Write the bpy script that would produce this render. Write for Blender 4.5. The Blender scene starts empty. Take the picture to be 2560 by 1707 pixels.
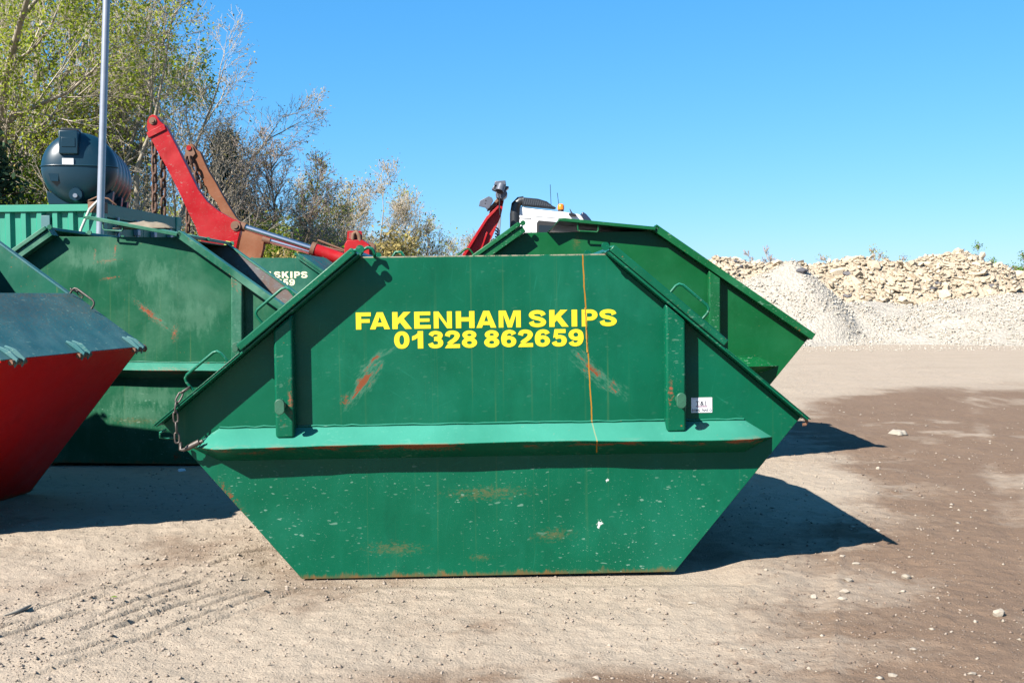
import bpy, math, random
import numpy as np
from mathutils import Vector, Matrix
from mathutils.geometry import tessellate_polygon, delaunay_2d_cdt

SC = bpy.context.scene
COL = SC.collection
R = math.radians

# ------------------------------------------------------------------ camera, sky, sun, exposure
cam = bpy.data.cameras.new('camera')
cam.sensor_width = 36.0
cam.lens = 36.0 * 2700 / 2560
cam.clip_start = 0.1
cam.clip_end = 3000
cam_o = bpy.data.objects.new('camera', cam)
COL.objects.link(cam_o)
cam_o.matrix_world = (Matrix.Translation((0, 0, 1.53)) @ Matrix.Rotation(R(90 - 2.407), 4, 'X') @ Matrix.Rotation(R(-0.4), 4, 'Z'))
SC.camera = cam_o

SUN = Vector((-0.72, -0.70, 0.83)).normalized()          # towards the sun
world = bpy.data.worlds.new('World')
SC.world = world
world.use_nodes = True
wt = world.node_tree
wt.nodes.clear()
sky = wt.nodes.new('ShaderNodeTexSky')
sky.sky_type = 'NISHITA'
sky.sun_disc = False
sky.sun_elevation = math.asin(SUN.z)
sky.sun_rotation = math.atan2(SUN.x, SUN.y)
sky.air_density = 1.0
sky.dust_density = 0.1
sky.ozone_density = 1.6
# the camera's flattened, saturated blue: one even grade over the whole dome
pre = wt.nodes.new('ShaderNodeVectorMath')
pre.operation = 'SCALE'
pre.inputs['Scale'].default_value = 0.15
sep = wt.nodes.new('ShaderNodeSeparateColor')
com = wt.nodes.new('ShaderNodeCombineColor')
wt.links.new(sky.outputs[0], pre.inputs[0])
wt.links.new(pre.outputs[0], sep.inputs[0])
for ch, (pw, gain) in enumerate(((1.10, 1.96), (0.65, 3.57), (0.60, 5.70))):
    pn = wt.nodes.new('ShaderNodeMath')
    pn.operation = 'POWER'
    pn.inputs[1].default_value = pw
    mn = wt.nodes.new('ShaderNodeMath')
    mn.operation = 'MULTIPLY'
    mn.inputs[1].default_value = gain
    wt.links.new(sep.outputs[ch], pn.inputs[0])
    wt.links.new(pn.outputs[0], mn.inputs[0])
    wt.links.new(mn.outputs[0], com.inputs[ch])
bg = wt.nodes.new('ShaderNodeBackground')
bg.inputs['Strength'].default_value = 0.0674
wo = wt.nodes.new('ShaderNodeOutputWorld')
wt.links.new(com.outputs[0], bg.inputs['Color'])
wt.links.new(bg.outputs[0], wo.inputs['Surface'])

sun_l = bpy.data.lights.new('sun', 'SUN')
sun_l.energy = 5.0
sun_l.angle = R(0.5)
sun_l.color = (1.0, 0.95, 0.87)
sun_o = bpy.data.objects.new('sun', sun_l)
COL.objects.link(sun_o)
sun_o.rotation_euler = SUN.to_track_quat('Z', 'Y').to_euler()
sun_o.location = (-20, -20, 30)

SC.view_settings.view_transform = 'Standard'
SC.view_settings.look = 'None'
SC.view_settings.gamma = 1.0
SC.view_settings.exposure = 1.62
SC.view_settings.use_curve_mapping = False
SC.render.engine = 'CYCLES'
SC.cycles.max_bounces = 6
SC.cycles.diffuse_bounces = 1
SC.cycles.transparent_max_bounces = 4


# ------------------------------------------------------------------ node helper
class NT:
    def __init__(s, name):
        s.mat = bpy.data.materials.new(name)
        s.mat.use_nodes = True
        s.t = s.mat.node_tree
        s.t.nodes.clear()
        s.out = s.t.nodes.new('ShaderNodeOutputMaterial')
        s._tc = None

    def node(s, typ, **kw):
        n = s.t.nodes.new(typ)
        for k, v in kw.items():
            setattr(n, k, v)
        return n

    def put(s, sock, v):
        if isinstance(v, bpy.types.NodeSocket):
            s.t.links.new(v, sock)
        elif isinstance(v, (tuple, list)) and len(v) == 3 and sock.type == 'RGBA':
            sock.default_value = (*v, 1)
        else:
            sock.default_value = v

    def obj(s):
        if s._tc is None:
            s._tc = s.node('ShaderNodeTexCoord')
        return s._tc.outputs['Object']

    def geo(s, out='Position'):
        return s.node('ShaderNodeNewGeometry').outputs[out]

    def m(s, op, a, b=0.0, c=0.0, clamp=False):
        n = s.node('ShaderNodeMath', operation=op, use_clamp=clamp)
        s.put(n.inputs[0], a)
        s.put(n.inputs[1], b)
        s.put(n.inputs[2], c)
        return n.outputs[0]

    def mapv(s, vec, scale=(1, 1, 1), rot=(0, 0, 0), loc=(0, 0, 0)):
        n = s.node('ShaderNodeMapping')
        s.put(n.inputs['Vector'], vec)
        n.inputs['Scale'].default_value = scale
        n.inputs['Rotation'].default_value = rot
        n.inputs['Location'].default_value = loc
        return n.outputs[0]

    def noise(s, vec, scale=5, detail=4, rough=0.55, dist=0.0, color=False):
        n = s.node('ShaderNodeTexNoise')
        s.put(n.inputs['Vector'], vec)
        n.inputs['Scale'].default_value = scale
        n.inputs['Detail'].default_value = detail
        n.inputs['Roughness'].default_value = rough
        n.inputs['Distortion'].default_value = dist
        return n.outputs['Color' if color else 'Fac']

    def voro(s, vec, scale=5, out='Distance', rnd=1.0):
        n = s.node('ShaderNodeTexVoronoi')
        s.put(n.inputs['Vector'], vec)
        n.inputs['Scale'].default_value = scale
        n.inputs['Randomness'].default_value = rnd
        return n.outputs[out]

    def step(s, v, lo, hi):
        n = s.node('ShaderNodeMapRange', interpolation_type='SMOOTHSTEP')
        n.clamp = True
        s.put(n.inputs['Value'], v)
        n.inputs['From Min'].default_value = lo
        n.inputs['From Max'].default_value = hi
        return n.outputs[0]

    def mix(s, f, a, b):
        n = s.node('ShaderNodeMix', data_type='RGBA')
        s.put(n.inputs[0], f)
        s.put(n.inputs[6], a)
        s.put(n.inputs[7], b)
        return n.outputs[2]

    def xyz(s, vec):
        n = s.node('ShaderNodeSeparateXYZ')
        s.put(n.inputs[0], vec)
        return n.outputs

    def bump(s, h, strength=0.3, dist=0.01, normal=None):
        n = s.node('ShaderNodeBump')
        s.put(n.inputs['Height'], h)
        n.inputs['Strength'].default_value = strength
        n.inputs['Distance'].default_value = dist
        if normal is not None:
            s.put(n.inputs['Normal'], normal)
        return n.outputs[0]

    def refl(s, color):
        """chart values -> reflectance (the picture is exposed up by the same factor)"""
        if isinstance(color, bpy.types.NodeSocket):
            n = s.node('ShaderNodeVectorMath', operation='SCALE')
            s.put(n.inputs[0], color)
            n.inputs['Scale'].default_value = 0.72
            return n.outputs[0]
        return tuple(c * 0.72 for c in color)

    def bsdf(s, color, rough=0.5, metal=0.0, normal=None, spec=0.5, **kw):
        n = s.node('ShaderNodeBsdfPrincipled')
        s.put(n.inputs['Base Color'], s.refl(color))
        s.put(n.inputs['Roughness'], rough)
        s.put(n.inputs['Metallic'], metal)
        s.put(n.inputs['Specular IOR Level'], spec)
        if normal is not None:
            s.put(n.inputs['Normal'], normal)
        for k, v in kw.items():
            s.put(n.inputs[k.replace('_', ' ')], v)
        s.t.links.new(n.outputs[0], s.out.inputs[0])
        return s.mat


def simple(name, col, rough=0.5, metal=0.0, var=0.25, scale=6, bump=0.0, spec=0.5):
    t = NT(name)
    n = t.noise(t.obj(), scale, 5, 0.6)
    c = t.mix(n, tuple(x * (1 - var) for x in col), tuple(min(1, x * (1 + var)) for x in col))
    nb = t.bump(t.noise(t.obj(), scale * 8, 3), bump, 0.004) if bump else None
    return t.bsdf(c, rough, metal, nb, spec)


RUST = (0.20, 0.045, 0.014)
ORANGE = (0.36, 0.155, 0.014)


def paint(name, base, fade, rough=0.38, fade_amt=0.3, rust_amt=0.0, speck=0.0, marks=(), drip=None, low_z=None,
          ledge=None, streak=0.0, edge_rust=True, dust_sheen=0.0, top_z=None):
    """oil-paint on sheet steel: chalky patches, rust blooms, chips, scrapes; all in the skip's own coordinates"""
    t = NT(name)
    o = t.obj()
    big = t.noise(o, 1.7, 5, 0.6, 0.4)
    f = t.m('MULTIPLY', t.step(big, 0.42, 0.72), fade_amt, clamp=True)
    c = t.mix(f, base, fade)
    fine = t.noise(t.mapv(o, (1, 1, 0.25)), 9, 6, 0.65)
    c = t.mix(t.m('MULTIPLY', t.step(fine, 0.5, 0.8), 0.35 * fade_amt + 0.08), c, fade)
    x, y, z = t.xyz(o)
    rg = rough
    if streak:                                    # thin run marks down the sheet
        sn = t.noise(t.mapv(o, (1, 1, 0.012)), 34, 3, 0.6)
        brk = t.m('MULTIPLY', t.noise(t.mapv(o, (1, 1, 0.8)), 3, 4), t.noise(t.mapv(o, (1, 1, 0.3)), 40, 3))
        c = t.mix(t.m('MULTIPLY', t.m('MULTIPLY', t.step(sn, 0.60, 0.74), brk), 1.1 * streak, clamp=True), c, (0.17, 0.20, 0.06))
    if speck:                                     # fine drag scratches both ways
        for ang_, ssc, off_ in ((22, 15, 3.0), (-35, 12, 9.0), (80, 10, 5.0)):
            sn = t.noise(t.mapv(t.mapv(o, (1, 1, 1), (0, R(ang_), 0)), (0.22, 1, 7.0), (0, 0, 0), (off_, 0, off_)), ssc, 2.5, 0.6)
            c = t.mix(t.m('MULTIPLY', t.m('MULTIPLY', t.step(sn, 0.655, 0.70), t.step(t.noise(o, 3.5, 3), 0.42, 0.62)), 0.38 * min(1, speck)), c, fade)
        gn = t.noise(t.mapv(o, (1, 1, 0.5)), 5, 8, 0.72)
        c = t.mix(t.m('MULTIPLY', t.step(gn, 0.50, 0.78), 0.35), c, tuple(q_ * 0.45 for q_ in base))
    if rust_amt:
        rn = t.noise(o, 3.1, 8, 0.68, 0.3)
        rm = t.step(rn, 0.70 - 0.12 * rust_amt, 0.76 - 0.12 * rust_amt)
        rm2 = t.m('MULTIPLY', rm, t.step(t.noise(o, 40, 3), 0.35, 0.6))
        c = t.mix(rm2, c, RUST)
        dn = t.noise(o, 60, 2, 0.5)
        c = t.mix(t.m('MULTIPLY', t.step(dn, 0.74 - 0.05 * rust_amt, 0.78), 0.8), c, (0.30, 0.10, 0.03))
    if speck:                                     # slanting chips and dried splashes
        v = t.mapv(o, (1.0, 1.0, 2.6), (0, R(28), 0))
        low = 1.0 if low_z is None else t.m('MAXIMUM', t.step(z, low_z + 0.05, low_z - 0.12), 0.12)
        dens = t.step(t.noise(o, 2.0, 4), 0.34, 0.62)
        for sc_, lo, hi, k in ((14, 0.67, 0.72, 0.7), (24, 0.67, 0.70, 0.75), (55, 0.68, 0.72, 0.8), (110, 0.68, 0.74, 0.6)):
            sn = t.noise(t.mapv(v, (1, 1, 1), (0, 0, 0), (sc_ * 1.3, 0, sc_)), sc_, 1.5, 0.6)
            mk = t.m('MULTIPLY', t.m('MULTIPLY', t.step(sn, lo, hi), dens), low)
            c = t.mix(t.m('MULTIPLY', mk, k * speck), c, (0.24, 0.36, 0.29))
    for (kind, cx, cz, ang, hl, hw) in marks:
        dx = t.m('SUBTRACT', x, cx)
        dz = t.m('SUBTRACT', z, cz)
        ca, sa = math.cos(R(ang)), math.sin(R(ang))
        u = t.m('DIVIDE', t.m('ADD', t.m('MULTIPLY', dx, ca), t.m('MULTIPLY', dz, sa)), hl)
        w = t.m('DIVIDE', t.m('SUBTRACT', t.m('MULTIPLY', dz, ca), t.m('MULTIPLY', dx, sa)), hw)
        d = t.m('SQRT', t.m('ADD', t.m('MULTIPLY', u, u), t.m('MULTIPLY', w, w)))
        fall = t.m('SUBTRACT', 1.0, d, clamp=True)

        def blot(sn, k, lo, hi, b=1.0):
            v_ = t.m('ADD', t.m('MULTIPLY', fall, b), t.m('MULTIPLY', t.m('SUBTRACT', sn, 0.5), k))
            return t.m('MULTIPLY', t.step(v_, lo, hi), t.step(fall, 0.0, 0.22))
        if kind == 'scrape':
            vv = t.mapv(t.mapv(o, (1, 1, 1), (0, R(ang), 0)), (0.5, 1, 1.8))
            sn = t.noise(vv, 30, 10, 0.8)
            sn2 = t.noise(vv, 10, 5, 0.7)
            both = t.m('ADD', t.m('MULTIPLY', sn, 0.5), t.m('MULTIPLY', sn2, 0.5))
            c = t.mix(t.m('MULTIPLY', blot(both, 5.0, 0.35, 1.0), 0.45), c, (0.10, 0.22, 0.155))
            c = t.mix(t.m('MULTIPLY', blot(both, 6.5, 0.85, 1.1), 0.9), c, RUST)
        elif kind == 'smudge':
            sn = t.noise(t.mapv(o, (0.6, 1, 1)), 60, 10, 0.8)
            c = t.mix(t.m('MULTIPLY', blot(sn, 5.5, 0.3, 1.3), 0.42), c, (0.17, 0.10, 0.035))
        elif kind == 'chalk':
            sn = t.noise(t.mapv(o, (1, 1, 0.35)), 11, 10, 0.78)
            c = t.mix(t.m('MULTIPLY', blot(sn, 3.2, 0.35, 0.95), 0.45), c, fade)
        elif kind == 'rust':
            c = t.mix(blot(t.noise(o, 50, 10, 0.88), 8.0, 0.6, 1.3), c, RUST)
        elif kind == 'red':
            c = t.mix(t.m('MULTIPLY', blot(t.noise(o, 44, 10, 0.88), 8.0, 0.5, 1.3), 0.85), c, (0.34, 0.075, 0.04))
        elif kind == 'white':
            c = t.mix(blot(t.noise(o, 70, 4, 0.6), 2.5, 0.4, 0.6), c, (0.55, 0.56, 0.54))
    if drip:
        x0, x1, z0, z1, wd = drip
        k = (x1 - x0) / (z1 - z0)
        xc = t.m('ADD', t.m('MULTIPLY', t.m('SUBTRACT', z, z0), k), x0)
        wob = t.m('MULTIPLY', t.m('SUBTRACT', t.noise(t.mapv(o, (0, 0, 1)), 9, 4), 0.5), 0.014)
        dd = t.m('ABSOLUTE', t.m('SUBTRACT', x, t.m('ADD', xc, wob)))
        wn = t.m('ADD', t.m('MULTIPLY', t.noise(t.mapv(o, (0, 0, 1)), 24, 3), wd), wd * 0.5)
        mk = t.step(t.m('DIVIDE', dd, wn), 1.25, 0.7)
        mk = t.m('MULTIPLY', mk, t.step(z, z1, z1 + 0.01))
        c = t.mix(mk, c, ORANGE)
    if edge_rust and low_z is not None:           # rust creeping up from the ground edge
        en = t.m('MULTIPLY', t.m('POWER', t.noise(t.mapv(o, (1, 1, 0.25)), 9, 9, 0.8), 2.2), 0.17)
        mk = t.m('MULTIPLY', t.step(t.m('SUBTRACT', z, en), -0.008, -0.035), t.step(t.noise(t.mapv(o, (1, 1, 0.3)), 5, 6, 0.7), 0.34, 0.60))
        c = t.mix(t.m('MULTIPLY', mk, 0.8), c, (0.19, 0.085, 0.028))
    if ledge is not None:                         # worn lip: z of the lip
        en = t.noise(t.mapv(o, (0.5, 1, 2)), 9, 6, 0.7)
        mk = t.m('MULTIPLY', t.step(t.m('ABSOLUTE', t.m('SUBTRACT', z, ledge - 0.012)), 0.035, 0.0), t.step(en, 0.52, 0.6))
        c = t.mix(mk, c, (0.24, 0.055, 0.02))
    if dust_sheen:                                      # dust and faded paint, plus painted sun and sky brightness, on upward faces
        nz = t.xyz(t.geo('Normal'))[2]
        c = t.mix(t.m('MULTIPLY', t.step(nz, 0.45, 0.8), t.m('ADD', t.m('MULTIPLY', big, 0.5), dust_sheen)), c, (0.070, 0.325, 0.250))
    if top_z:  # pale broken line painted in for the highlight on the top edge
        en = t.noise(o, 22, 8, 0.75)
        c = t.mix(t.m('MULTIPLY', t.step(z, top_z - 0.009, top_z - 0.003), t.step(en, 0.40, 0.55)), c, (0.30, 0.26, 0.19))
    dents = t.noise(t.mapv(o, (1, 1, 1)), 1.3, 2, 0.5)
    orange_peel = t.noise(o, 90, 2, 0.5)
    nb = t.bump(dents, 0.75, 0.08)
    nb = t.bump(t.noise(o, 4.5, 3, 0.5), 0.22, 0.02, nb)
    nb = t.bump(orange_peel, 0.06, 0.002, nb)
    rgh = t.m('ADD', t.m('MULTIPLY', big, 0.16), rg - 0.08)
    return t.bsdf(c, rgh, 0.0, nb, 0.18)


G_BASE, G_FADE = (0.0008, 0.088, 0.043), (0.014, 0.165, 0.105)
B_BASE, B_FADE = (0.006, 0.085, 0.040), (0.09, 0.20, 0.13)
M = {}
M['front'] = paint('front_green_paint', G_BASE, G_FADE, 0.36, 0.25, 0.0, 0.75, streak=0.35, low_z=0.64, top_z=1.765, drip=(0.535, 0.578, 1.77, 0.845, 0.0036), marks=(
    ('scrape', -0.69, 1.05, 52, 0.27, 0.085), ('scrape', 0.60, 1.12, -42, 0.30, 0.08), ('scrape', -0.60, 1.20, 35, 0.20, 0.06),
    ('rust', -0.77, 0.985, 60, 0.06, 0.045), ('rust', 0.585, 1.13, -45, 0.08, 0.04), ('rust', 0.69, 1.05, 70, 0.05, 0.018),
    ('smudge', -0.52, 0.16, 0, 0.24, 0.06), ('smudge', 0.36, 0.22, 5, 0.17, 0.06), ('smudge', 0.0, 0.46, 0, 0.35, 0.06), ('smudge', -0.05, 0.10, 0, 0.10, 0.03),
    ('white', 0.615, 0.275, 60, 0.036, 0.022), ('white', 0.66, 0.52, 50, 0.018, 0.012), ('rust', -1.42, 0.47, -55, 0.16, 0.045), ('smudge', -1.38, 0.38, -50, 0.14, 0.06)))
M['front_trim'] = paint('front_trim_paint', G_BASE, G_FADE, 0.34, 0.2, 0.25, 0.3, ledge=0.75, dust_sheen=0.34, drip=(0.578, 0.602, 0.845, 0.67, 0.0036),
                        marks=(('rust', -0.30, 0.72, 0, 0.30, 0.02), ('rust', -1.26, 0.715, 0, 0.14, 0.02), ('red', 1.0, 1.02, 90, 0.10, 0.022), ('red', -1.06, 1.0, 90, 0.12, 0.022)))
M['front_lid'] = paint('front_lid_paint', (0.0025, 0.085, 0.040), G_FADE, 0.34, 0.2, 0.55, 0.25)
M['old'] = paint('old_green_paint', B_BASE, B_FADE, 0.42, 0.45, 0.35, 0.9, streak=0.5, low_z=0.7, marks=(
    ('scrape', 0.33, 1.38, -38, 0.42, 0.09), ('red', 0.28, 1.40, -42, 0.24, 0.05), ('red', 0.52, 1.22, 80, 0.12, 0.05),
    ('red', -0.10, 1.88, 8, 0.18, 0.03), ('red', -0.03, 1.98, 80, 0.12, 0.02), ('red', -0.08, 1.72, 8, 0.14, 0.022), ('red', -0.22, 1.93, 85, 0.10, 0.02),
    ('chalk', -0.25, 1.9, 0, 0.45, 0.22), ('chalk', 0.35, 1.75, 0, 0.4, 0.25), ('chalk', 0.7, 1.35, 0, 0.4, 0.3), ('chalk', 0.2, 0.45, 0, 0.8, 0.2), ('smudge', 0.15, 0.40, 0, 0.4, 0.05),
    ('chalk', 0.35, 0.62, 0, 0.8, 0.15)))
M['old_trim'] = paint('old_trim_paint', (0.012, 0.105, 0.058), (0.11, 0.24, 0.17), 0.45, 0.7, 0.75, 0.3, ledge=0.88, dust_sheen=0.2,
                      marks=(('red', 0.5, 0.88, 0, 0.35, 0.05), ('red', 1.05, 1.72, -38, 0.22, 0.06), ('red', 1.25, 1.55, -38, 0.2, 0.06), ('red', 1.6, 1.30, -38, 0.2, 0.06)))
M['right'] = paint('right_green_paint', (0.003, 0.082, 0.022), (0.02, 0.14, 0.06), 0.36, 0.25, 0.15, 0.5, low_z=0.7, marks=(('smudge', -0.1, 2.02, 80, 0.12, 0.06),))
M['right_trim'] = paint('right_trim_paint', (0.0035, 0.088, 0.026), (0.035, 0.17, 0.08), 0.36, 0.3, 0.5, 0.5)
M['third'] = paint('third_green_paint', (0.009, 0.095, 0.06), (0.065, 0.18, 0.135), 0.45, 0.6, 0.4, 0.6, streak=1.0, low_z=0.7)
M['third_trim'] = paint('third_trim_paint', (0.010, 0.095, 0.06), (0.08, 0.2, 0.14), 0.45, 0.6, 0.8, 0.5)
M['red'] = paint('red_skip_paint', (0.55, 0.0030, 0.0012), (0.52, 0.02, 0.01), 0.40, 0.3, 0.2, 0.4, low_z=0.3,
                 marks=())
M['red_lid'] = paint('red_skip_lid_paint', (0.030, 0.130, 0.140), (0.12, 0.22, 0.22), 0.5, 0.6, 0.35, 0.8,
                     marks=(('smudge', 1.55, 1.42, -35, 0.5, 0.10), ('smudge', 1.45, 1.50, -35, 0.05, 0.4),))
M['inside'] = paint('skip_inside_paint', (0.16, 0.085, 0.055), (0.15, 0.17, 0.19), 0.7, 0.75, 0.8, 0.8)
M['rim_rust'] = simple('rusty_edge_steel', (0.16, 0.075, 0.04), 0.75, 0.0, 0.5, 20, 0.3)
M['steel_worn'] = simple('worn_chain_steel', (0.10, 0.085, 0.075), 0.5, 0.55, 0.5, 30, 0.2)
M['rust_chain'] = simple('rusty_chain_steel', (0.10, 0.045, 0.025), 0.8, 0.0, 0.5, 30, 0.2)
M['lug'] = simple('green_lug_paint', (0.02, 0.10, 0.055), 0.5, 0.0, 0.4, 25, 0.2)
t = NT('yellow_vinyl')
_o = t.obj()
_c = t.mix(t.noise(_o, 7, 7, 0.7), (0.64, 0.50, 0.014), (0.78, 0.63, 0.02))
_sc = t.noise(t.mapv(t.mapv(_o, (1, 1, 1), (0, R(30), 0)), (0.25, 1, 6)), 30, 4, 0.65)
_c = t.mix(t.m('MULTIPLY', t.step(_sc, 0.66, 0.72), 0.6), _c, (0.20, 0.24, 0.03))
M['yellow'] = t.bsdf(_c, 0.5, 0.0, None, 0.3)
M['cream'] = simple('cream_vinyl', (0.78, 0.70, 0.48), 0.5, 0.0, 0.08, 6)
M['white_card'] = simple('white_sticker', (0.80, 0.80, 0.82), 0.4, 0.0, 0.04, 6)
M['ink'] = simple('dark_ink', (0.03, 0.03, 0.045), 0.5, 0.0, 0.1, 6)
M['ink_red'] = simple('plum_ink', (0.20, 0.08, 0.14), 0.5, 0.0, 0.2, 60)
M['black'] = simple('black_plastic', (0.018, 0.019, 0.022), 0.38, 0.0, 0.2, 10)
M['dark'] = simple('dark_interior', (0.012, 0.012, 0.013), 0.7, 0.0, 0.2, 8)
M['rubber'] = simple('tyre_rubber', (0.022, 0.021, 0.020), 0.8, 0.0, 0.3, 20, 0.2)
M['navy'] = simple('navy_plastic', (0.020, 0.030, 0.065), 0.25, 0.0, 0.2, 4)
M['cab'] = simple('white_cab_paint', (0.74, 0.74, 0.74), 0.22, 0.0, 0.04, 3)
M['chrome'] = simple('chrome_rod', (0.70, 0.69, 0.70), 0.30, 1.0, 0.05, 5)
M['grey_steel'] = simple('grey_head_steel', (0.13, 0.14, 0.17), 0.42, 0.3, 0.25, 12, 0.1)
M['galv'] = simple('galvanised_steel', (0.33, 0.35, 0.40), 0.42, 0.45, 0.18, 14, 0.05)
M['cont'] = simple('container_green', (0.012, 0.235, 0.150), 0.5, 0.0, 0.18, 5, 0.05)
M['cont_dark'] = simple('container_end_green', (0.016, 0.15, 0.095), 0.5, 0.0, 0.3, 6, 0.1)
M['tank'] = simple('tank_plastic', (0.004, 0.028, 0.046), 0.33, 0.0, 0.25, 2.5, 0.03)
M['amber'] = simple('amber_lens', (0.85, 0.22, 0.01), 0.25, 0.0, 0.1, 20)
M['arm_red'] = paint('red_arm_paint', (0.36, 0.010, 0.014), (0.34, 0.07, 0.055), 0.36, 0.3, 0.05, 0.4)
M['arm_rust'] = paint('rusty_arm_paint', (0.20, 0.072, 0.032), (0.26, 0.12, 0.065), 0.6, 0.7, 0.3, 0.3)
M['cloth'] = simple('pale_sacking', (0.19, 0.155, 0.11), 0.9, 0.0, 0.6, 9, 0.4)
M['paper'] = simple('dusty_paper', (0.30, 0.265, 0.215), 0.85, 0.0, 0.2, 20, 0.2)
M['rope'] = simple('pale_rope', (0.50, 0.48, 0.42), 0.8, 0.0, 0.2, 20)
M['glass'] = simple('dark_glass', (0.015, 0.018, 0.02), 0.06, 0.0, 0.1, 2)


# ------------------------------------------------------------------ mesh helper
class MB:
    def __init__(s):
        s.v, s.f = [], []

    def add(s, vs, fs):
        b = len(s.v)
        s.v.extend(tuple(p) for p in vs)
        s.f.extend(tuple(i + b for i in f) for f in fs)
        return s

    def box(s, x0, x1, y0, y1, z0, z1):
        return s.add([(x, y, z) for z in (z0, z1) for y in (y0, y1) for x in (x0, x1)],
                     [(0, 2, 3, 1), (4, 5, 7, 6), (0, 1, 5, 4), (2, 6, 7, 3), (0, 4, 6, 2), (1, 3, 7, 5)])

    def prism(s, poly, a, b, axis='y', holes=None):
        """polygon extruded along an axis; poly in the other two axes (x,z / x,y / y,z)"""
        def P(q, d):
            if axis == 'y':
                return (q[0], d, q[1])
            if axis == 'z':
                return (q[0], q[1], d)
            return (d, q[0], q[1])
        n = len(poly)
        vs = [P(q, a) for q in poly] + [P(q, b) for q in poly]
        fs = [tuple(range(n)), tuple(range(2 * n - 1, n - 1, -1))]
        fs += [(i, i + n, (i + 1) % n + n, (i + 1) % n) for i in range(n)]
        return s.add(vs, fs)

    def tube(s, pts, r, n=8, closed=False, caps=True):
        pts = [Vector(p) for p in pts]
        k = len(pts)
        rs = r if isinstance(r, (list, tuple)) else [r] * k
        rings = []
        up = None
        for i, p in enumerate(pts):
            if closed:
                d = pts[(i + 1) % k] - pts[i - 1]
            else:
                d = pts[min(i + 1, k - 1)] - pts[max(i - 1, 0)]
            d.normalize()
            if up is None:
                up = d.orthogonal().normalized()
            else:
                up = (up - d * up.dot(d)).normalized()
            w = d.cross(up)
            rings.append([p + (up * math.cos(2 * math.pi * j / n) + w * math.sin(2 * math.pi * j / n)) * rs[i] for j in range(n)])
        vs = [q for rg in rings for q in rg]
        fs = []
        for i in range(k if closed else k - 1):
            a, b = i * n, ((i + 1) % k) * n
            fs += [(a + j, a + (j + 1) % n, b + (j + 1) % n, b + j) for j in range(n)]
        if caps and not closed:
            fs += [tuple(range(n - 1, -1, -1)), tuple(range((k - 1) * n, k * n))]
        return s.add(vs, fs)

    def cyl(s, c, axis, r, h, n=20, r2=None):
        c, axis = Vector(c), Vector(axis).normalized()
        return s.tube([c, c + axis * h], [r, r if r2 is None else r2], n)

    def build(s, name, mat, parent=None, bevel=0.0, smooth=None, seg=2):
        me = bpy.data.meshes.new(name)
        me.from_pydata(s.v, [], s.f)
        import bmesh
        bm = bmesh.new()
        bm.from_mesh(me)
        bmesh.ops.recalc_face_normals(bm, faces=bm.faces)
        bm.to_mesh(me)
        bm.free()
        me.materials.append(mat)
        o = bpy.data.objects.new(name, me)
        COL.objects.link(o)
        if parent is not None:
            o.parent = parent
        if bevel:
            md = o.modifiers.new('bevel', 'BEVEL')
            md.width = bevel
            md.segments = seg
            md.limit_method = 'ANGLE'
            md.angle_limit = R(35)
        if smooth is not None or bevel:
            me.polygons.foreach_set('use_smooth', [True] * len(me.polygons))
            me.set_sharp_from_angle(angle=R(smooth if smooth is not None else 40))
        return o


def tag(o, label=None, cat=None, group=None, kind=None):
    if label:
        o['label'] = label
    if cat:
        o['category'] = cat
    if group:
        o['group'] = group
    if kind:
        o['kind'] = kind
    return o


def thing(name, label, cat, loc=(0, 0, 0), rotz=0.0, group=None):
    o = bpy.data.objects.new(name, None)
    o.empty_display_size = 0.2
    COL.objects.link(o)
    o.location = loc
    o.rotation_euler = (0, 0, rotz)
    return tag(o, label, cat, group)


def np_mesh(name, V, F, mat, parent=None, smooth=False):
    """fast mesh from arrays; F is (n,3) or (n,4)"""
    me = bpy.data.meshes.new(name)
    V = np.asarray(V, dtype=np.float32)
    F = np.asarray(F, dtype=np.int32)
    k = F.shape[1]
    me.vertices.add(len(V))
    me.vertices.foreach_set('co', V.ravel())
    me.loops.add(F.size)
    me.loops.foreach_set('vertex_index', F.ravel())
    me.polygons.add(len(F))
    me.polygons.foreach_set('loop_start', np.arange(0, F.size, k, dtype=np.int32))
    me.polygons.foreach_set('loop_total', np.full(len(F), k, dtype=np.int32))
    if smooth:
        me.polygons.foreach_set('use_smooth', np.ones(len(F), dtype=bool))
    me.update(calc_edges=True)
    me.validate()
    me.materials.append(mat)
    o = bpy.data.objects.new(name, me)
    COL.objects.link(o)
    if parent is not None:
        o.parent = parent
    return o


# value noise -------------------------------------------------------
_rng = np.random.default_rng(5)
_tab = _rng.random((256, 256))


def vnoise(x, y):
    xi, yi = np.floor(x).astype(int), np.floor(y).astype(int)
    fx, fy = x - xi, y - yi
    fx, fy = fx * fx * (3 - 2 * fx), fy * fy * (3 - 2 * fy)
    g = lambda a, b: _tab[a & 255, b & 255]
    return (g(xi, yi) * (1 - fx) + g(xi + 1, yi) * fx) * (1 - fy) + (g(xi, yi + 1) * (1 - fx) + g(xi + 1, yi + 1) * fx) * fy


def fbm(x, y, o=5, g=0.5):
    s, a, t = 0, 1.0, 0
    for i in range(o):
        s = s + a * vnoise(x * 2 ** i + 17.3 * i, y * 2 ** i + 5.1 * i)
        t += a
        a *= g
    return s / t


def sstep(v, a, b):
    t = np.clip((v - a) / (b - a), 0, 1)
    return t * t * (3 - 2 * t)


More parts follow.
